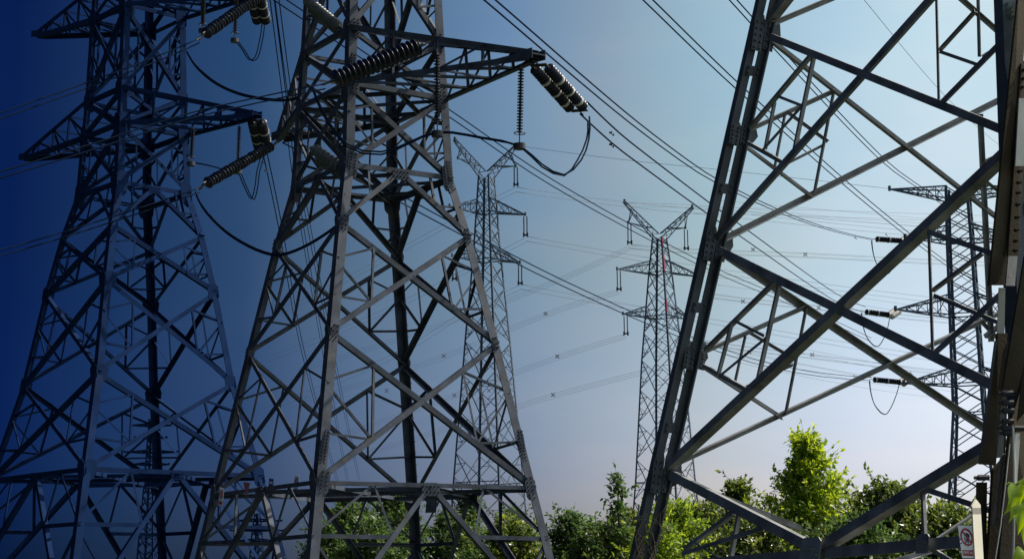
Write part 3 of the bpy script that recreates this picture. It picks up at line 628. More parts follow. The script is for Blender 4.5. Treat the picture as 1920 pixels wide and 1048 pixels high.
s1 = P(1006, 118, tipR.y); e1 = P(1090, 212, tipR.y + 1.9)
string('strain_insulator', s1, e1, "fat double insulator string with pale bands at the central pylon's right crossarm tip", 'insulator', 'double strain insulators', 17, .128, None, P(1090, 212, tipR.y) - P(1064, 214, tipR.y), (.3, .58, .83), 18)
s2 = P(803, 80, 36.6); e2 = P(612, 157, 35.6)
string('strain_insulator', s2, e2, 'thick dark bristling insulator string crossing the front of the central pylon', 'insulator', 'double strain insulators', 17, .185, None, Vector((.05, .36, .1)), (), 18, True)
s3 = tipL; e3 = P(372, 353, tipL.y - 2.5)
string('strain_insulator', P(523, 266, tipL.y), e3, 'single dark insulator string slanting down left from the left crossarm of the central pylon', 'insulator', 'single strain insulators', 24, .14, None, None, (), 14, True)
string('strain_insulator', P(497, -14, tipL.y), P(372, 73, tipL.y - 2.5), 'single dark insulator string slanting down left at the top edge, left of the central pylon', 'insulator', 'single strain insulators', 20, .15, None, None, (), 14, True)
string('strain_insulator', P(649, 66, T1.at('N', 14).y + .35), P(572, 2, T1.at('N', 14).y + 1.6), 'pale grey double insulator string at the top of the central pylon, inside its left face', 'insulator', 'double strain insulators', 13, .13, GLASSY, Vector((.12, 0, -.2)), (), 14)
string('strain_insulator', P(650, 328, T1.at('N', 11).y + .3), P(586, 284, T1.at('N', 11).y + 1.2), 'short pale insulator pair by the waist of the central pylon, left of its near leg', 'insulator', 'double strain insulators', 7, .14, GLASSY, Vector((.12, 0, -.22)), (), 14)
string('strain_insulator', P(481, 224, t2R.y), P(494, 281, t2R.y + 2.4), 'pair of dark insulator cylinders hanging steeply from the right crossarm of the dark left pylon', 'insulator', 'double strain insulators', 17, .17, None, P(494, 281, t2R.y) - P(477, 281, t2R.y), (.35, .7), 14)
string('strain_insulator', P(477, -14, t2R2.y), P(492, 46, t2R2.y + 2.4), 'pair of dark insulator cylinders at the top edge above the dark left pylon arm', 'insulator', 'double strain insulators', 17, .17, None, P(494, 281, t2R2.y) - P(477, 281, t2R2.y), (.35, .7), 14)
jp = 'slim hanging insulators holding the jumper cables'
post(P(977, 120, tipR.y + .1), P(974, 268, tipR.y + .1), 'slim ribbed insulator hanging near the tip of the right crossarm of the central pylon', jp)
post(P(819, 92, 36.4), P(820, 245, 36.4), 'slim ribbed insulator hanging beside the bright right leg of the central pylon', jp)
post(P(449, 232, t2R.y), P(446, 318, t2R.y), 'slim ribbed insulator hanging from the right crossarm of the dark left pylon', jp)
post(P(362, 238, t2R.y - .8), P(358, 303, t2R.y - .8), 'short hanging insulator beside the right leg of the dark left pylon', jp)
post(P(444, -8, t2R.y), P(440, 72, t2R.y), 'slim ribbed insulator at the top edge above the slanting string', jp)
post(P(382, -8, t2R.y - .8), P(380, 54, t2R.y - .8), 'slim ribbed insulator at the top edge by the dark left pylon', jp)
for tip, Yn, lab in ((P(967, 314, Y1 + 1.5), 34, 'top right arm of the horned pylon behind centre'), (P(985, 406, F1.Y + 1.5), 36, 'middle right arm of the horned pylon behind centre'), (P(975, 496, F1.Y + 1.5), 36, 'lower right arm of the horned pylon behind centre'),
                     (P(852, 484, F1.Y - 1.5), 40, 'lower left arm of the horned pylon behind centre'),
                     (P(1180, 420, Y2 - 1), 36, 'top left arm of the middle horned pylon'), (P(1286, 431, Y2 + 1), 36, 'top right arm of the middle horned pylon'), (P(1160, 507, Y2 - 1), 36, 'middle left arm of the middle horned pylon'), (P(1173, 592, Y2 - 1), 34, 'lower left arm of the middle horned pylon')):
    t = thing('suspension_insulator', tip, 'thin twin insulator hanging from the ' + lab, 'insulator', 'twin hanging insulators on the horned pylons'); k_ = tip.y / F
    for sx in (-3, 3):
        mb = MB(); a = tip + Vector((sx * k_, 0, 0)); lathe(mb, a, a - Vector((0, 0, Yn * k_)), disc_prof(26, .085, .04), 8); mb.build('disc_stack', PORC, t, True)
    mb = MB(); c = tip - Vector((0, 0, Yn * k_))
    box(mb, c, (5 * k_, 0, 0), (0, .06, 0), (0, 0, .06))
    for sx in (-1, 1):
        for sz in (-1, 1): prism(mb, c + Vector((sx * 4 * k_, -.2, sz * 2.4 * k_)), c + Vector((sx * 4 * k_, .3, sz * 2.4 * k_)), 1.3 * k_); tube(mb, [c, c + Vector((sx * 4 * k_, 0, sz * 2.4 * k_))], .05)
    mb.build('yoke_plate', IRON, t)
for i, (a, b, lab) in enumerate((((1696, 452), (1637, 448), 'second'), ((1672, 591), (1618, 584), 'third'), ((1694, 717), (1632, 711), 'lowest'))):
    p, q = P(a[0], a[1], Y3 - .5), P(b[0], b[1], Y3 - 1.2)
    string('strain_insulator', p, q, 'pale banded insulator string at the %s crossarm of the broad far pylon on the right' % lab, 'insulator', 'strain insulators of the far tension pylon', 12, .19, PORC, Vector((0, 0, .0)) + Vector((0, .35, .05)), (.5, .95), 12)
    string('strain_insulator', P(a[0] - 6, a[1] + 3, Y3 - .4), P(a[0] + 12, a[1] - 9, Y3 + 3.2), 'stubby cream insulator string pointing away at the %s crossarm of the broad far pylon' % lab, 'insulator', 'strain insulators of the far tension pylon', 9, .2, CAPW, Vector((.28, 0, -.1)), (), 12)

# ------------------------------------------------------------------ cables
def curve(pts, n=28):
    """smooth line through (px, py, Y) points; Y may be None between the ends (then it follows a straight plan)"""
    s = [0]
    for a, b in zip(pts, pts[1:]): s.append(s[-1] + math.hypot(b[0] - a[0], b[1] - a[1]))
    iy0, iy1 = 1 / pts[0][2], 1 / pts[-1][2]; q = []
    for i, p in enumerate(pts): q.append((p[0], p[1], 1 / p[2] if p[2] else iy0 + (iy1 - iy0) * s[i] / s[-1]))
    m = len(q); tan = []
    for i in range(m):
        a, b = max(0, i - 1), min(m - 1, i + 1); tan.append([(q[b][c] - q[a][c]) / (s[b] - s[a]) for c in range(3)])
    if m > 2:
        for e, f_, g_ in ((0, 1, 2), (m - 1, m - 2, m - 3)):
            for c in range(3): tan[e][c] = 2 * (q[f_][c] - q[e][c]) / (s[f_] - s[e]) - tan[f_][c]
    out = []
    for i in range(m - 1):
        h = s[i + 1] - s[i]; nn = max(2, int(n * h / s[-1]))
        for j in range(nn + (1 if i == m - 2 else 0)):
            t = j / nn; h00 = 2 * t ** 3 - 3 * t * t + 1; h10 = t ** 3 - 2 * t * t + t; h01 = -2 * t ** 3 + 3 * t * t; h11 = t ** 3 - t * t
            v = [h00 * q[i][c] + h10 * h * tan[i][c] + h01 * q[i + 1][c] + h11 * h * tan[i + 1][c] for c in range(3)]
            out.append(P(v[0], v[1], 1 / v[2]))
    return out
def cable(pts, r, label, group=None, m=None, name='power_cable', cat='power cable'):
    c = curve(pts); mb = MB(); tube(mb, c, r, 6); o = mb.build(name, m or WIRE, None, True); tag(o, label, cat, group); return c
def pair(pts, dx, dy, r, label, group, m=None, e=None):
    """two parallel sub-conductors; the offset shrinks with distance"""
    Y0 = pts[0][2]; e = e or .45; s = [0]
    for a, b in zip(pts, pts[1:]): s.append(s[-1] + math.hypot(b[0] - a[0], b[1] - a[1]))
    q = [(p[0] + dx * (1 + (e - 1) * s[i] / s[-1]), p[1] + dy * (1 + (e - 1) * s[i] / s[-1]), p[2]) for i, p in enumerate(pts)]
    return cable(pts, r, label, group, m), cable(q, r, label, group, m)
YR = tipR.y
pair([(1088, 214, YR + 1.9), (1148, 269, None), (1188, 300, None), (1329, 403, None), (1372, 432, None), (1560, 561, None), (1617, 585, Y3 - 1)], 13, -22, .02, 'one of two parallel cables from the fat banded insulator down to the far right', 'paired cables from the right crossarm')
pair([(868, -32, 33.), (907, 0, None), (1150, 206, None), (1274, 300, None), (1344, 344, None), (1500, 414, None), (1636, 450, Y3 - 1)], 22, 0, .02, 'one of two parallel cables entering at the top edge just above the banded insulator', 'paired cables at the top centre')
pair([(497, -10, tipL.y), (834, 214, None), (1034, 348, None), (1310, 497, None), (1484, 572, None), (1632, 640, 140.)], 4, -14, .02, 'one of two parallel cables passing behind the right crossarm of the central pylon', 'paired cables behind the right crossarm')
pair([(530, 268, tipL.y), (767, 388, None), (868, 442, None), (1050, 534, None), (1280, 634, None), (1450, 690, None), (1632, 713, Y3 - 1)], 5, -13, .02, "one of two parallel cables emerging low behind the central pylon's bright right leg", 'paired cables behind the central pylon')
pair([(1170, -32, 45.), (1205, 0, None), (1300, 92, None), (1380, 167, None), (1600, 362, None), (1774, 498, None), (1900, 580, 160.)], 17, -2, .022, 'one of two parallel cables crossing behind the thick left leg of the near right pylon', 'paired cables behind the near leg')
pair([(1330, -40, 50.), (1367, 0, None), (1443, 83, None), (1650, 300, None), (1735, 362, None), (1900, 470, 160.)], 13, -2, .022, 'one of two parallel cables seen among the braces of the near right pylon', 'paired cables among the braces')
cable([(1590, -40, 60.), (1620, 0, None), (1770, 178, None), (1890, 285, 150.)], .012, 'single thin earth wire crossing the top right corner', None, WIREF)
# cables going left from the central pylon
pair([(372, 353, tipL.y - 2.5), (225, 402, None), (40, 458, None), (-60, 480, 36.)], 2, 8, .015, 'one of two parallel cables running left from the left crossarm of the central pylon', 'paired cables to the left edge', None, 1.3)
pair([(612, 157, 35.6), (470, 186, None), (350, 214, None), (180, 268, None), (-60, 340, 31.)], -2, 10, .015, 'one of two parallel cables running left from the thick bristling insulator', 'paired cables from the bristling insulator', None, 1.3)
pair([(372, 73, tipL.y - 2.5), (290, 108, None), (150, 160, None), (-60, 232, 36.)], 2, 8, .015, 'one of two parallel cables running left from the string at the top edge', 'paired cables at the upper left', None, 1.3)
# jumpers
JG = 'jumper cables looped under the right crossarm'
for o_, lab in ((0, 'upper'), (1, 'lower')):
    dx, dy = (0, 0) if o_ == 0 else (-7, 5)
    cable([(1105 + dx * .4, 219 + dy * 2, YR + 2.1), (1104 + dx * .6, 262, YR + 1.6), (1090 + dx, 300, YR + 1.), (1058, 328 + dy * .3, YR + .6), (1016, 308 + dy, YR + .3), (976, 274 + dy * .4, YR + .1), (905, 258 + dy * .4, 36.6), (820, 247 + dy * .4, 36.4), (765, 268 + dy * .5, 36.3), (715, 285 + dy, 36.2), (650, 270 + dy, 36.), (585, 160 + dy, 35.7)], .021, 'jumper cable drooping in a loop from the right crossarm back into the central pylon', JG)
for Ys, pts, lab in ((tipL.y - 2.4, [(366, 360), (388, 398), (440, 445), (510, 476), (555, 468), (618, 432), (655, 398)], 'jumper cable sagging from the lower slanting string to the waist of the central pylon'),
                     (tipL.y - 2.4, [(350, 97), (372, 128), (410, 158), (460, 178), (525, 187), (560, 182)], 'jumper cable sagging from the dark left pylon to the central pylon, above the crossarm')):
    for o_ in (0, 3): cable([(a, b + o_ * (i % 6 > 0), Ys - (1.5 * i / 6)) for i, (a, b) in enumerate(pts)], .02, lab, 'sagging jumper cables')
for pts, lab in (([(494, 282), (482, 320), (478, 350), (471, 373), (458, 350), (447, 322)], 'jumper cable looped below the right crossarm of the dark left pylon'), ([(491, 46), (487, 75), (478, 108), (468, 113), (455, 95), (440, 74)], 'jumper cable looped at the top edge by the dark left pylon'),
                 ([(446, 322), (420, 318), (390, 310), (358, 304)], 'jumper cable between the two hanging insulators of the dark left pylon')):
    for o_ in (0, 5): cable([(a + o_, b + o_ * .3, t2R.y + 1) for a, b in pts], .02, lab, 'jumper cables of the dark left pylon', WIRE)
for i, (b, t_) in enumerate((((1634, 449), (1690, 452)), ((1615, 585), (1672, 592)), ((1630, 712), (1690, 718)))):
    x0, y0 = b; x1, y1 = t_
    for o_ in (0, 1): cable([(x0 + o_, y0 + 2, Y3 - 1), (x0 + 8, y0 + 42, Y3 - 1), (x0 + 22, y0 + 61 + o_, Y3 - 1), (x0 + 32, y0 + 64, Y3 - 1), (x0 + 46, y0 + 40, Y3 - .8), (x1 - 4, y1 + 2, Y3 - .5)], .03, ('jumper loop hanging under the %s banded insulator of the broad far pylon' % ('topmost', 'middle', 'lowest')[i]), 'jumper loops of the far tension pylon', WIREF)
# cables of the dark left pylon dropping steeply behind the central pylon
for i, (x0, y0, x1, y1, x2, y2, x3, y3, lab) in enumerate(((492, 284, 523, 430, 561, 640, 640, 930, 'from the dark left pylon crossarm insulators'), (505, -10, 527, 160, 556, 380, 650, 900, 'from the top edge, farther from the central pylon'), (514, -10, 537, 160, 572, 400, 672, 900, 'from the top edge, nearest the central pylon'))):
    pair([(x0, y0, 58.), (x1, y1, None), (x2, y2, None), (x3, y3, 300.)], 8, 0, .022, 'one of two cables dropping steeply ' + lab, 'steep paired cables left of centre', None, .4)
# long spans of the distant lines, almost level
def span(pts, Ys, offs, r, label, group):
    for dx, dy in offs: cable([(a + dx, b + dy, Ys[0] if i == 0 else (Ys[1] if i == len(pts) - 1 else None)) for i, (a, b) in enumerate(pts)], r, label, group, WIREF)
G2 = [(0, 0), (1, 9)]; G4 = [(0, 0), (0, 7), (3, 2), (3, 9)]
DG = 'level cables of the distant lines'
span([(967, 351), (1150, 376), (1345, 396), (1700, 432), (1960, 450)], (Y1, 320.), G2, .024, 'thin level cable running right from the top arm of the horned pylon behind the centre', DG)
span([(1172, 381), (1345, 387), (1600, 410), (1960, 430)], (Y2, 340.), [(0, 0), (2, 6)], .02, 'thin level cable running right from the left horn of the middle pylon', DG)
span([(985, 443), (1220, 484), (1345, 504), (1700, 552), (1960, 575)], (Y1, 320.), G2, .024, 'thin level cable running right from the middle arm of the horned pylon behind the centre', DG)
span([(975, 533), (1200, 575), (1345, 600), (1700, 660), (1960, 690)], (Y1, 320.), G2, .024, 'thin level cable running right from the lower arm of the horned pylon behind the centre', DG)
span([(1180, 458), (1286, 466), (1500, 474), (1760, 487), (1960, 494)], (Y2, 330.), G4, .02, 'thin cable of a four strand bundle through the top arms of the middle pylon', DG)
span([(1316, 548), (1410, 560), (1535, 573), (1760, 596), (1960, 612)], (Y2, 330.), G4, .02, "thin cable of a four strand bundle right of the middle pylon's middle arm", DG)
span([(1296, 634), (1405, 650), (1523, 664), (1760, 694), (1960, 715)], (Y2, 330.), G4, .02, "thin cable of a four strand bundle right of the middle pylon's lower arm", DG)
span([(1380, 655), (1600, 700), (1760, 722)], (220., 330.), [(0, 0), (0, 12), (4, 24)], .02, 'thin cable slanting right to the lowest crossarm of the broad far pylon', DG)
LG = 'cables of the distant lines slanting down to the left'
for pts, lab, ya in (([(1180, 460), (1050, 520), (840, 600), (560, 690)], 'from the top left arm of the middle pylon', Y2), ([(1160, 543), (1023, 586), (832, 665), (725, 700), (560, 752)], 'from the middle left arm of the middle pylon', Y2), ([(1173, 626), (1045, 666), (850, 738), (600, 825)], 'from the lower left arm of the middle pylon', Y2),
                     ([(966, 352), (880, 395), (760, 460), (600, 545), (430, 620)], 'from the top arm of the horned pylon behind centre', Y1), ([(984, 446), (900, 490), (720, 580), (500, 670)], 'from the middle arm of the horned pylon behind centre', Y1), ([(974, 535), (860, 590), (745, 660), (480, 770)], 'from the lower arm of the horned pylon behind centre', Y1),
                     ([(1220, 690), (1037, 738), (917, 775), (640, 860)], 'low between the two horned pylons', Y2)):
    span(pts, (ya, 420.), [(0, 0), (1, 4), (2, 8)] if ya == Y2 else [(0, 0), (2, 8)], .013, 'thin cable slanting down left ' + lab, LG)
span([(968, 273), (1171, 300), (1345, 318), (1668, 354)], (Y1, Y3 + 40), [(0, 0)], .018, 'thin earth wire running right from the right horn of the pylon behind centre', DG)
span([(1298, 388), (1500, 393), (1760, 402), (1960, 408)], (Y2, 300.), [(0, 0), (2, 12)], .02, 'thin level cable running right from the right horn of the middle pylon', DG)
span([(1345, 520), (1600, 556), (1760, 580), (1960, 605)], (230., 330.), [(0, 0), (0, 14)], .02, 'thin level cable crossing behind the braces to the third crossarm of the broad pylon', DG)
span([(1345, 622), (1600, 672), (1760, 700), (1960, 735)], (230., 330.), [(0, 0), (0, 9), (0, 30)], .02, 'thin level cable crossing behind the braces above the tall bright tree', DG)
span([(1345, 376), (1600, 398), (1760, 412), (1960, 425)], (230., 330.), [(0, 0), (0, 16)], .02, 'thin level cable crossing behind the braces above the second crossarm of the broad pylon', DG)
# spacers and dampers
def spacer(px, py, Y, s=2.5):
    k_ = Y / F; c = P(px, py, Y); mb = MB(); up = Vector((0, 0, 1)); x = Vector((1, 0, 0))
    for a, b in ((-1, -1), (1, -1), (-1, 1), (1, 1)):
        tube(mb, [c, c + (x * a + up * b) * s * k_], .05); prism(mb, c + (x * a + up * b) * s * k_ - x * s * .45 * k_, c + (x * a + up * b) * s * k_ + x * s * .45 * k_, .07)
    o = mb.build('cable_spacer', IRON); tag(o, 'small cross shaped spacer clamped on a thin cable bundle between the distant pylons', 'spacer', 'cross shaped spacers on the distant cables')
for px, py, Y in ((1023, 588, 250.), (1045, 668, 230.), (1037, 740, 240.), (832, 667, 300.), (745, 663, 320.), (725, 732, 330.), (852, 741, 300.), (917, 732, 280.), (1412, 468, 220.), (1510, 477, 240.), (1405, 660, 220.), (1523, 665, 240.), (1535, 577, 240.), (1393, 565, 220.)): spacer(px, py, Y)
def damper(px, py, Y, s=5., group='dampers on the paired cables', label='small dumbbell damper on the cable right of the banded insulator'):
    k_ = Y / F; c = P(px, py, Y); mb = MB(); x = Vector((.8, .3, -.5)).normalized()
    tube(mb, [c - x * s * k_, c + x * s * k_], .012)
    for a in (-1, 1): prism(mb, c + x * a * s * k_, c + x * a * s * .45 * k_, .035, .025, 8)
    tube(mb, [c, c + Vector((0, 0, 5 * k_))], .014); tag(mb.build('cable_damper', IRON), label, 'damper', group)
damper(1147, 251, 42.); damper(1147, 273, 42.)
damper(496, 306, 60., 4, label='small dumbbell damper on the cable below the steep insulator pair'); damper(499, 322, 60., 4, label='small dumbbell damper on the cable below the steep insulator pair')
for px, py in ((1662, 441), (1708, 463), (1604, 447), (1588, 583), (1602, 706), (1708, 700)): damper(px, py, Y3 + 3, 3, label='tiny dumbbell damper on a cable beside the broad far pylon')

# ------------------------------------------------------------------ signs
def sign_small(px, py, label, kind, tilt=.15):
    c = P(px, py, 38.6); n = T1.nrm('L', 'N'); x = Vector((-n.y, n.x, 0)); up = (Vector((0, 0, 1)) + x * tilt).normalized(); x = up.cross(n).normalized()
    t = thing('safety_sign', c, label, 'sign', 'small sign plates on the pylon belt'); w_, h = .115, .19
    if kind == 'tri':
        mb = MB(); plate(mb, [c + x * a + up * b for a, b in ((-.17, .15), (.17, .15), (.03, -.18))], n, .006); mb.build('board', DULLRED, t); return
    mb = MB(); plate(mb, [c + x * a + up * b for a, b in ((-w_, -h), (w_, -h), (w_, h), (-w_, h))], n, .006); mb.build('board', BLUE if kind == 'blue' else WHITE, t)
    if kind == 'ring':
        mb = MB(); ring(mb, c + n * .008 + up * .05, n, .07, .013, 20, 4); d = (x - up).normalized(); box(mb, c + n * .009 + up * .05, d * .065, d.cross(n) * .009, n * .003); mb.build('prohibition_ring', RED, t)
        mb = MB(); box(mb, c + n * .008 - up * .13, x * .09, up * .03, n * .003); mb.build('caption_band', RED, t)
    else:
        mb = MB(); box(mb, c + n * .008 + up * .1, x * .07, up * .025, n * .003); box(mb, c + n * .008 - up * .02, x * .08, up * .012, n * .003); mb.build('lettering', WHITE, t)
sign_small(415, 931, 'white plate with a red ring nearest the left leg of the central pylon', 'ring', .18)
sign_small(462, 917, 'reddish pennant shaped plate on the belt of the central pylon', 'tri', .1)
sign_small(508, 913, 'blue plate on the belt of the central pylon', 'blue', .15)
sign_small(556, 908, 'white plate with a red ring nearest the near leg of the central pylon', 'ring', .12)
t = thing('safety_sign', P(809, 945, 43.), 'grey sign plate seen from behind, hanging under the far belt of the central pylon', 'sign'); mb = MB(); c = P(809, 945, 42.6)
box(mb, c, (.13, 0, 0), (0, .006, 0), (.02, 0, .2)); mb.build('board', STEEL, t); mb = MB(); box(mb, c + Vector((0, .02, .16)), (.15, 0, 0), (0, .012, 0), (0, 0, .09)); mb.build('bracket', STEEL, t)

# big prohibition sign on the near tower
YS = 16.2; c = P(1813, 1016, YS); ks = YS / F
sg = thing('warning_sign', c, 'white no climbing sign with red ring and red caption on the near right pylon', 'sign')
n = Vector((.42, -.88, .22)).normalized(); up = Vector((.06, 0, 1)); up = (up - n * up.dot(n)).normalized(); x = up.cross(n).normalized()
if x.x < 0: x = -x
x = x * 1.12
W_, H_ = 15.5 * ks, 31 * ks
mb = MB(); plate(mb, [c + x * a * W_ + up * b * H_ for a, b in ((-1, -1), (1, -.95), (1, 1.03), (-.93, 1))], n, .006); mb.build('board', WHITE, sg)
def flat(name, pts, m, off=.008, th=.002):
    mb = MB(); plate(mb, [c + x * (a * ks) + up * (b * ks) + n * off for a, b in pts], n, th); return mb.build(name, m, sg)
mb = MB(); RO, RI = 13.0, 10.2; kk = 40
ptsO = [(RO * math.cos(2 * math.pi * i / kk) * .97, 9.5 + RO * 1.3 * math.sin(2 * math.pi * i / kk)) for i in range(kk)]
ptsI = [(RI * math.cos(2 * math.pi * i / kk) * .97, 9.5 + RI * 1.3 * math.sin(2 * math.pi * i / kk)) for i in range(kk)]
vs = [c + x * (a * ks) + up * (b * ks) + n * o_ for o_ in (.0075, .0105) for a, b in ptsO + ptsI]; fs = []
for i in range(kk):
    j = (i + 1) % kk; fs += [(2 * kk + i, 2 * kk + j, 3 * kk + j, 3 * kk + i), (i, j, 2 * kk + j, 2 * kk + i), (kk + j, kk + i, 3 * kk + i, 3 * kk + j)]
mb.add(vs, fs); mb.build('prohibition_ring', RED, sg)
flat('slash', [(-8.6, 19.2), (-6.6, 21), (8.8, .2), (7, -1.8)], RED, .0118)
fig = flat('climber_symbol', [(-3, 15), (1, 18), (5, 15.5), (6.5, 11), (4, 7), (2, 4), (3.5, -2), (1.5, -2.6), (-.5, 4), (1.5, 9), (-1, 13.5)], BLACK, .0082, .0015)
for q in ([(7.2, 15.4), (8.6, 17.4), (9.8, 15.6), (8.6, 13.8)], [(-5, 10), (-4, 10.2), (-4.4, -2), (-5.4, -2)], [(-1.6, 6), (-.9, 6), (-1, -3), (-1.8, -3)], [(-5, 6.6), (-1, 6.8), (-1, 5.7), (-5, 5.5)], [(-5, 3), (-1, 3.2), (-1, 2.1), (-5, 1.9)], [(-5, -.4), (-1, -.2), (-1, -1.3), (-5, -1.5)]): flat('ladder_symbol', q, BLACK, .0082, .0015)
flat('caption_band', [(-13, -26.5), (13.5, -25.5), (13.5, -14.5), (-13, -15.8)], RED, .0075)
def words(txt, cx, cy, size, m, parent, name):
    cu = bpy.data.curves.new(name, 'FONT'); cu.body = txt; cu.size = size * ks; cu.align_x = 'CENTER'; cu.align_y = 'CENTER'; cu.extrude = .0008
    o = bpy.data.objects.new(name, cu); col.objects.link(o)
    dg = bpy.context.evaluated_depsgraph_get(); me = bpy.data.meshes.new_from_object(o.evaluated_get(dg)); bpy.data.objects.remove(o)
    me.materials.clear(); me.materials.append(m); o = bpy.data.objects.new(name, me); col.objects.link(o)
    o.parent = parent; M_ = Matrix((x, up, n)).transposed().to_4x4(); M_.translation = x * (cx * ks) + up * (cy * ks) + n * .0115; o.matrix_local = M_; return o
words('禁止攀登 高压危险', .3, -20.5, 5.2, WHITE, sg, 'lettering')
for a, b in ((-13.6, 5), (-13.6, -3)): 
    mb = MB(); q = c + x * a * ks + up * b * ks + n * .006; prism(mb, q, q + n * .006, .006, None, 8); mb.build('rivet', IRON, sg)

# sunlit patch of the near leg flange, added as cream plates; its shadow painted grey
YM = 14.6; mp = thing('sunlit_flange_patch', P(1836, 1100, YM), 'cream sunlit flange patch with a pointed top and shadow band beside the no climbing sign', 'leg flange')
ax = Vector((.55, .835, 0)); nn = Vector((.835, -.55, 0)); o_ = P(1828, 1040, YM); wpatch = .1
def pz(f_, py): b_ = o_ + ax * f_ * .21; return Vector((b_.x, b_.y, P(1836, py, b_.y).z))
mb = MB(); plate(mb, [pz(0, 1130), pz(1, 1130), pz(1, 963.5), pz(0, 963.5)], -nn, .012); mb.build('sunlit_strip', CREAM, mp)
mb = MB(); plate(mb, [pz(0, 963.3), pz(1, 963.3), pz(1, 951.8), pz(0, 951.8)], -nn, .0095); mb.build('shadow_band', CREAMD, mp)
mb = MB(); plate(mb, [pz(0, 951.6), pz(1, 951.6), pz(1, 946), pz(.5, 935), pz(0, 948)], -nn, .012); mb.build('sunlit_point', CREAM, mp)

# ------------------------------------------------------------------ trees
def leaf(mb, p, d, n, L_, w_):
    b = d.cross(n); 
    if b.length < 1e-4: b = d.orthogonal()
    b.normalize(); n2 = b.cross(d)
    mb.add([p, p + d * L_ * .45 + b * w_ * .5 + n2 * L_ * .06, p + d * L_ - n2 * L_ * .1, p + d * L_ * .45 - b * w_ * .5 + n2 * L_ * .06], [(0, 1, 2), (0, 2, 3)])
def rdir(r): 
    while True:
        v = Vector((r.uniform(-1, 1), r.uniform(-1, 1), r.uniform(-1, 1)))
        if .05 < v.length < 1: return v.normalized()
def tree(name, px, top, Y, wpx, label, m, kind='round', leafL=.2, dens=1.0, seed=1, group='trees and shrubs along the bottom', zlow=None, asp=.5, fill=1.):
    r = random.Random(seed * 77 + 5); ptop = P(px, top, Y); H = ptop.z; rad = wpx / 2 * Y / F; base = Vector((ptop.x, Y, 0)); zl = zlow if zlow is not None else max(.3, H * .22)
    t = thing(name, base, label, 'tree' if 'tree' in name else 'shrub', group)
    tk = MB(); pts = [base + Vector((math.sin(i * 1.3 + seed) * .04 * H / 5, math.cos(i * 1.7 + seed) * .04 * H / 5, H * .93 * i / 7)) for i in range(8)]
    tube(tk, pts, .028 * H ** .8 + .02, 8, .012); cl = []
    lv = MB()
    def prof(s):           # radius of the crown at fraction s of its height
        if kind == 'cone': return max(.07, (1 - s) ** 1.0)
        if kind == 'sapling': return .35 + .25 * math.sin(s * 9)
        return math.sqrt(max(.03, 1 - (max(0, s - .35) / .65) ** 2.0)) * (.72 + .28 * min(1, s * 4))
    nb = int((26 + 15 * rad) * dens * fill * (1 + .12 * H)); lob = [r.uniform(.6, 1.15) for _ in range(24)]
    def clump(c, cr, outd, n_):
        for j in range(n_):
            v = rdir(r); p = c + Vector((v.x * cr, v.y * cr, v.z * cr * .7)) * r.random() ** .45
            d = (rdir(r) * .8 + outd * .6 + Vector((0, 0, -.15))).normalized(); nn_ = (rdir(r) * .7 + Vector((0, 0, .8)) + outd * .3).normalized()
            L_ = leafL * r.uniform(.5, 1.15); leaf(lv, p, d, nn_, L_, L_ * asp * r.uniform(.8, 1.2))
    for i in range(nb):
        s = ((i + r.random()) / nb) ** .8; az = i * 2.4 + r.uniform(-.5, .5)
        q = prof(s) * rad * lob[int((az % 6.283) / 6.284 * 8) + 8 * int(min(.999, s) * 3)] * r.uniform(.8, 1.1)
        rise = (.35 if kind == 'cone' else .45) * q * r.uniform(.4, 1.2); z1 = zl + (H - zl) * min(.985, s); outd = Vector((math.cos(az), math.sin(az), .4)).normalized()
        a = base + Vector((0, 0, max(.2, z1 - rise))) + (pts[min(7, int(s * 7))] - base - Vector((0, 0, (pts[min(7, int(s * 7))] - base).z))); e = base + Vector((math.cos(az) * q, math.sin(az) * q, z1)); m_ = a.lerp(e, .55) + Vector((0, 0, -.06 * q))
        bp = [a, m_, e]; tube(tk, bp, .010 + .012 * q, 5, .004)
        ncl = max(2, int(2 + q / leafL * .55))
        for k in range(ncl):
            f_ = .3 + .7 * (k + r.random() * .6) / ncl; c = (a.lerp(m_, f_ / .55) if f_ < .55 else m_.lerp(e, min(1, (f_ - .55) / .45))) + rdir(r) * leafL * .9 * (1.1 - f_)
            cr = leafL * r.uniform(1.1, 2.0) * (1.35 - .65 * f_); clump(c, cr, outd, int(r.uniform(14, 30) * (1.3 - .5 * f_)))
        if r.random() < .5:   # bare or thinly leaved shoot beyond the branch
            e2 = e + (outd + Vector((0, 0, .5)) + rdir(r) * .3).normalized() * leafL * r.uniform(1.5, 3.4); tube(tk, [e, e2], .006, 4, .002)
            for j in range(r.randint(4, 11)): leaf(lv, e.lerp(e2, r.random()), (rdir(r) + outd).normalized(), rdir(r), leafL * r.uniform(.5, .95), leafL * asp * .8)
    clump(base + Vector((0, 0, H * .97)), leafL * 1.2, Vector((0, 0, 1)), 26)
    tk.build('trunk', BARK, t); lv.build('crown', m, t)
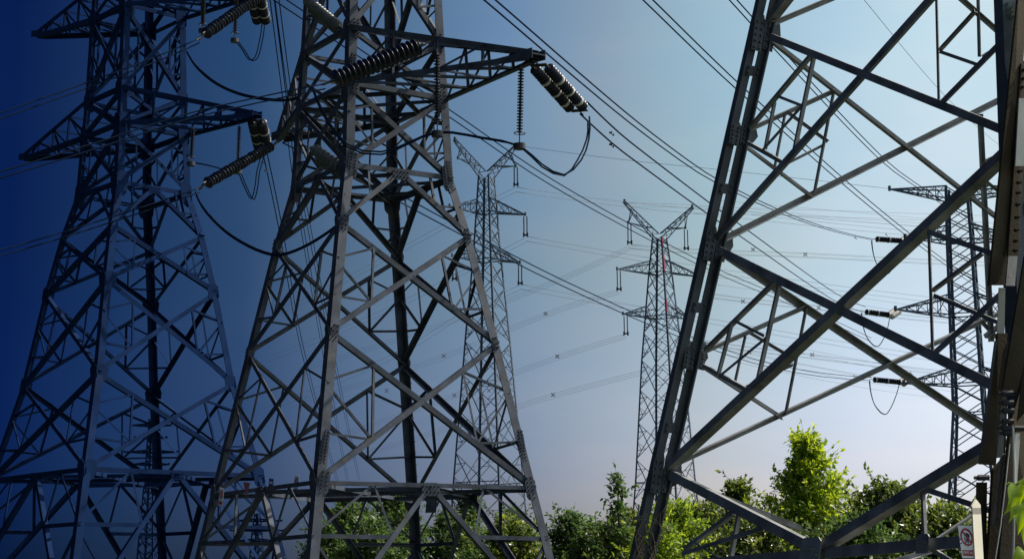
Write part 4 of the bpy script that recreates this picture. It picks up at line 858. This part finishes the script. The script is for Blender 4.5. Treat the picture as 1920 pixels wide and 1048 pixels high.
TR = [('broadleaf_tree', 655, 948, 52, 120, 'leafy tree between the near leg and back leg of the central pylon', LEAF_MID, 'round', .2, 1.1, 1),
      ('broadleaf_tree', 742, 934, 56, 130, 'tallest leafy tree beside the back leg of the central pylon', LEAF_MID, 'round', .2, 1.0, 2),
      ('broadleaf_shrub', 700, 985, 47, 150, "low shrub left of the central pylon's back leg, before the leafy trees", LEAF_MID, 'round', .19, 1.0, 3),
      ('broadleaf_tree', 880, 925, 58, 70, 'slender young tree seen right of the back leg of the central pylon', LEAF_MID, 'sapling', .2, 1.2, 4),
      ('broadleaf_shrub', 845, 972, 55, 120, 'low shrub right of the back leg of the central pylon', LEAF_MID, 'round', .2, 1.0, 5),
      ('broadleaf_shrub', 955, 985, 50, 130, 'dark shrub just left of the right foot of the central pylon', LEAF_DARK, 'round', .18, 1.2, 6),
      ('broadleaf_shrub', 960, 968, 62, 90, 'bright shrub behind the right foot of the central pylon', LEAF_MID, 'round', .2, 1.0, 16),
      ('broadleaf_tree', 1068, 972, 52, 95, 'leafy tree right of the right foot of the central pylon', LEAF_MID, 'round', .2, 1.2, 7),
      ('broadleaf_shrub', 1115, 990, 50, 100, 'rounded shrub between the central and the near pylon', LEAF_MID, 'round', .18, 1.2, 8),
      ('broadleaf_tree', 1160, 892, 46, 42, 'thin sapling with sparse leaves rising left of the near pylon leg', LEAF_MID, 'sapling', .2, .35, 9),
      ('broadleaf_shrub', 1172, 968, 47, 90, 'dark bush at the foot of the thin sapling', LEAF_DARK, 'round', .17, 1.2, 10),
      ('broadleaf_tree', 1262, 952, 44, 120, 'bright green tree just right of the thick near pylon leg', LEAF_LIGHT, 'round', .18, 1.3, 11),
      ('broadleaf_tree', 1385, 908, 48, 80, 'dark leafy tree with a tufted top left of the tall bright tree', LEAF_DARK, 'cone', .2, 1.5, 12),
      ('broadleaf_tree', 1325, 940, 50, 110, 'dark bushy tree behind the lower brace of the near pylon', LEAF_DARK, 'round', .19, 1.4, 13),
      ('broadleaf_tree', 1510, 818, 46, 330, 'tall bright yellow green tree with a pointed crown', LEAF_SUN, 'cone', .19, 1.25, 14),
      ('broadleaf_tree', 1496, 810, 47, 60, 'slender sparse tree top standing just left of the crown of the tall bright tree', LEAF_SUN, 'sapling', .16, .25, 24),
      ('broadleaf_tree', 1665, 902, 43, 175, 'dark glossy tree with a domed top right of the tall bright tree', LEAF_DARK, 'round', .2, 1.6, 15),
      ('broadleaf_tree', 1775, 945, 41, 150, 'dark glossy tree behind the no climbing sign', LEAF_DARK, 'round', .19, 1.6, 17),
      ('broadleaf_shrub', 1420, 962, 38, 190, 'dark shrub under the lower left brace of the near pylon', LEAF_DARK, 'round', .17, 1.4, 18),
      ('broadleaf_shrub', 1600, 965, 38, 190, 'leafy shrub above the belt beam of the near pylon', LEAF_MID, 'round', .17, 1.3, 19),
      ('broadleaf_shrub', 1230, 990, 36, 110, 'bright shrub around the foot of the thick near pylon leg', LEAF_LIGHT, 'round', .15, 1.3, 20),
      ('broadleaf_shrub', 620, 1000, 50, 90, 'low shrub at the near leg of the central pylon', LEAF_MID, 'round', .19, 1.0, 21)]
for a in TR: tree(a[0], a[1], a[2] - (10 if a[7] == 'round' and a[1] < 1300 else -4 if a[7] == 'round' else 0), a[3], a[4] * (1.5 if a[7] != 'sapling' else 1.1), *a[5:9], dens=a[9], seed=a[10])
# bare leader of the tall bright tree
# dry vines on the near leg
vn = MB(); r = random.Random(3)
for i in range(16):
    p = leg3(AA, 1.7 + r.random() * .6) + Vector((r.uniform(-.1, .25), -.14, 0)); pts = [p]
    for j in range(7): p = p + Vector((r.uniform(-.09, .1), r.uniform(-.04, .04), r.uniform(-.03, .16))); pts.append(p)
    tube(vn, pts, .006, 5, .003)
tag(vn.build('dry_vine', DRY), 'tangle of dry vine stems clinging to the foot of the thick near pylon leg', 'vine')

# drooping leaves close to the camera at the right edge
lb = thing('leafy_twig', P(1930, 900, 5.0), 'bright drooping leaves on a twig at the bottom right corner', 'twig'); kl = 5.0 / F
mb = MB(); tube(mb, [P(1960, 870, 5.05), P(1925, 895, 5.0), P(1902, 908, 4.98), P(1892, 904, 4.97), P(1884, 909, 4.96)], .0035, 6, .0012); mb.build('stem', LEAF_NEAR, lb)
mb = MB(); tube(mb, [P(1960, 1060, 5.05), P(1930, 1040, 5.0), P(1912, 1032, 5.0)], .003, 6, .0012); mb.build('stem', LEAF_NEAR, lb)
def bigleaf(p0, p1, w_, bend, roll, seed):
    a, b = Vector(p0), Vector(p1); d = (b - a); L_ = d.length; d.normalize(); n = Vector((math.sin(roll), -math.cos(roll), .25)); n = (n - d * n.dot(d)).normalized(); s = d.cross(n)
    mb = MB(); m_ = 12; vs = []; fs = []
    for i in range(m_ + 1):
        t = i / m_; wd = w_ * (math.sin(math.pi * min(1, t * 1.05) ** .72) * (1 - .55 * t) * 1.35 if t < .93 else (1 - t) * .9); c = a + d * L_ * t + n * bend * L_ * math.sin(math.pi * t)
        for j in (-2, -1, 0, 1, 2): vs.append(c + s * wd * .5 * j / 2 + n * (abs(j) * .12 * wd + .02 * wd * math.sin(7 * t + j)))
    for i in range(m_):
        for j in range(4): q = i * 5 + j; fs.append((q, q + 1, q + 6, q + 5))
    mb.add(vs, fs); mb.build('leaf', LEAF_NEAR, lb, True)
for p0, p1, w_, bd, ro, sd_ in (((1900, 906), (1892, 962), 22, .08, .3, 1), ((1915, 908), (1911, 950), 15, .06, -.3, 2), ((1893, 926), (1879, 968), 15, .12, .9, 3), ((1904, 930), (1890, 982), 19, .1, .5, 4), ((1914, 935), (1908, 1006), 26, .1, .1, 5), ((1922, 960), (1919, 1022), 18, .1, -.2, 6),
                               ((1920, 900), (1926, 950), 16, .1, -.5, 7), ((1914, 1026), (1893, 1058), 17, .1, .5, 8), ((1922, 1034), (1912, 1068), 14, .1, .1, 9), ((1925, 885), (1912, 925), 14, .1, .6, 10)):
    w_ *= 1.25; bigleaf(P(p0[0], p0[1], 4.95 + sd_ * .012), P(p1[0], p1[1], 4.93 + sd_ * .012), w_ * kl, bd, ro, sd_)
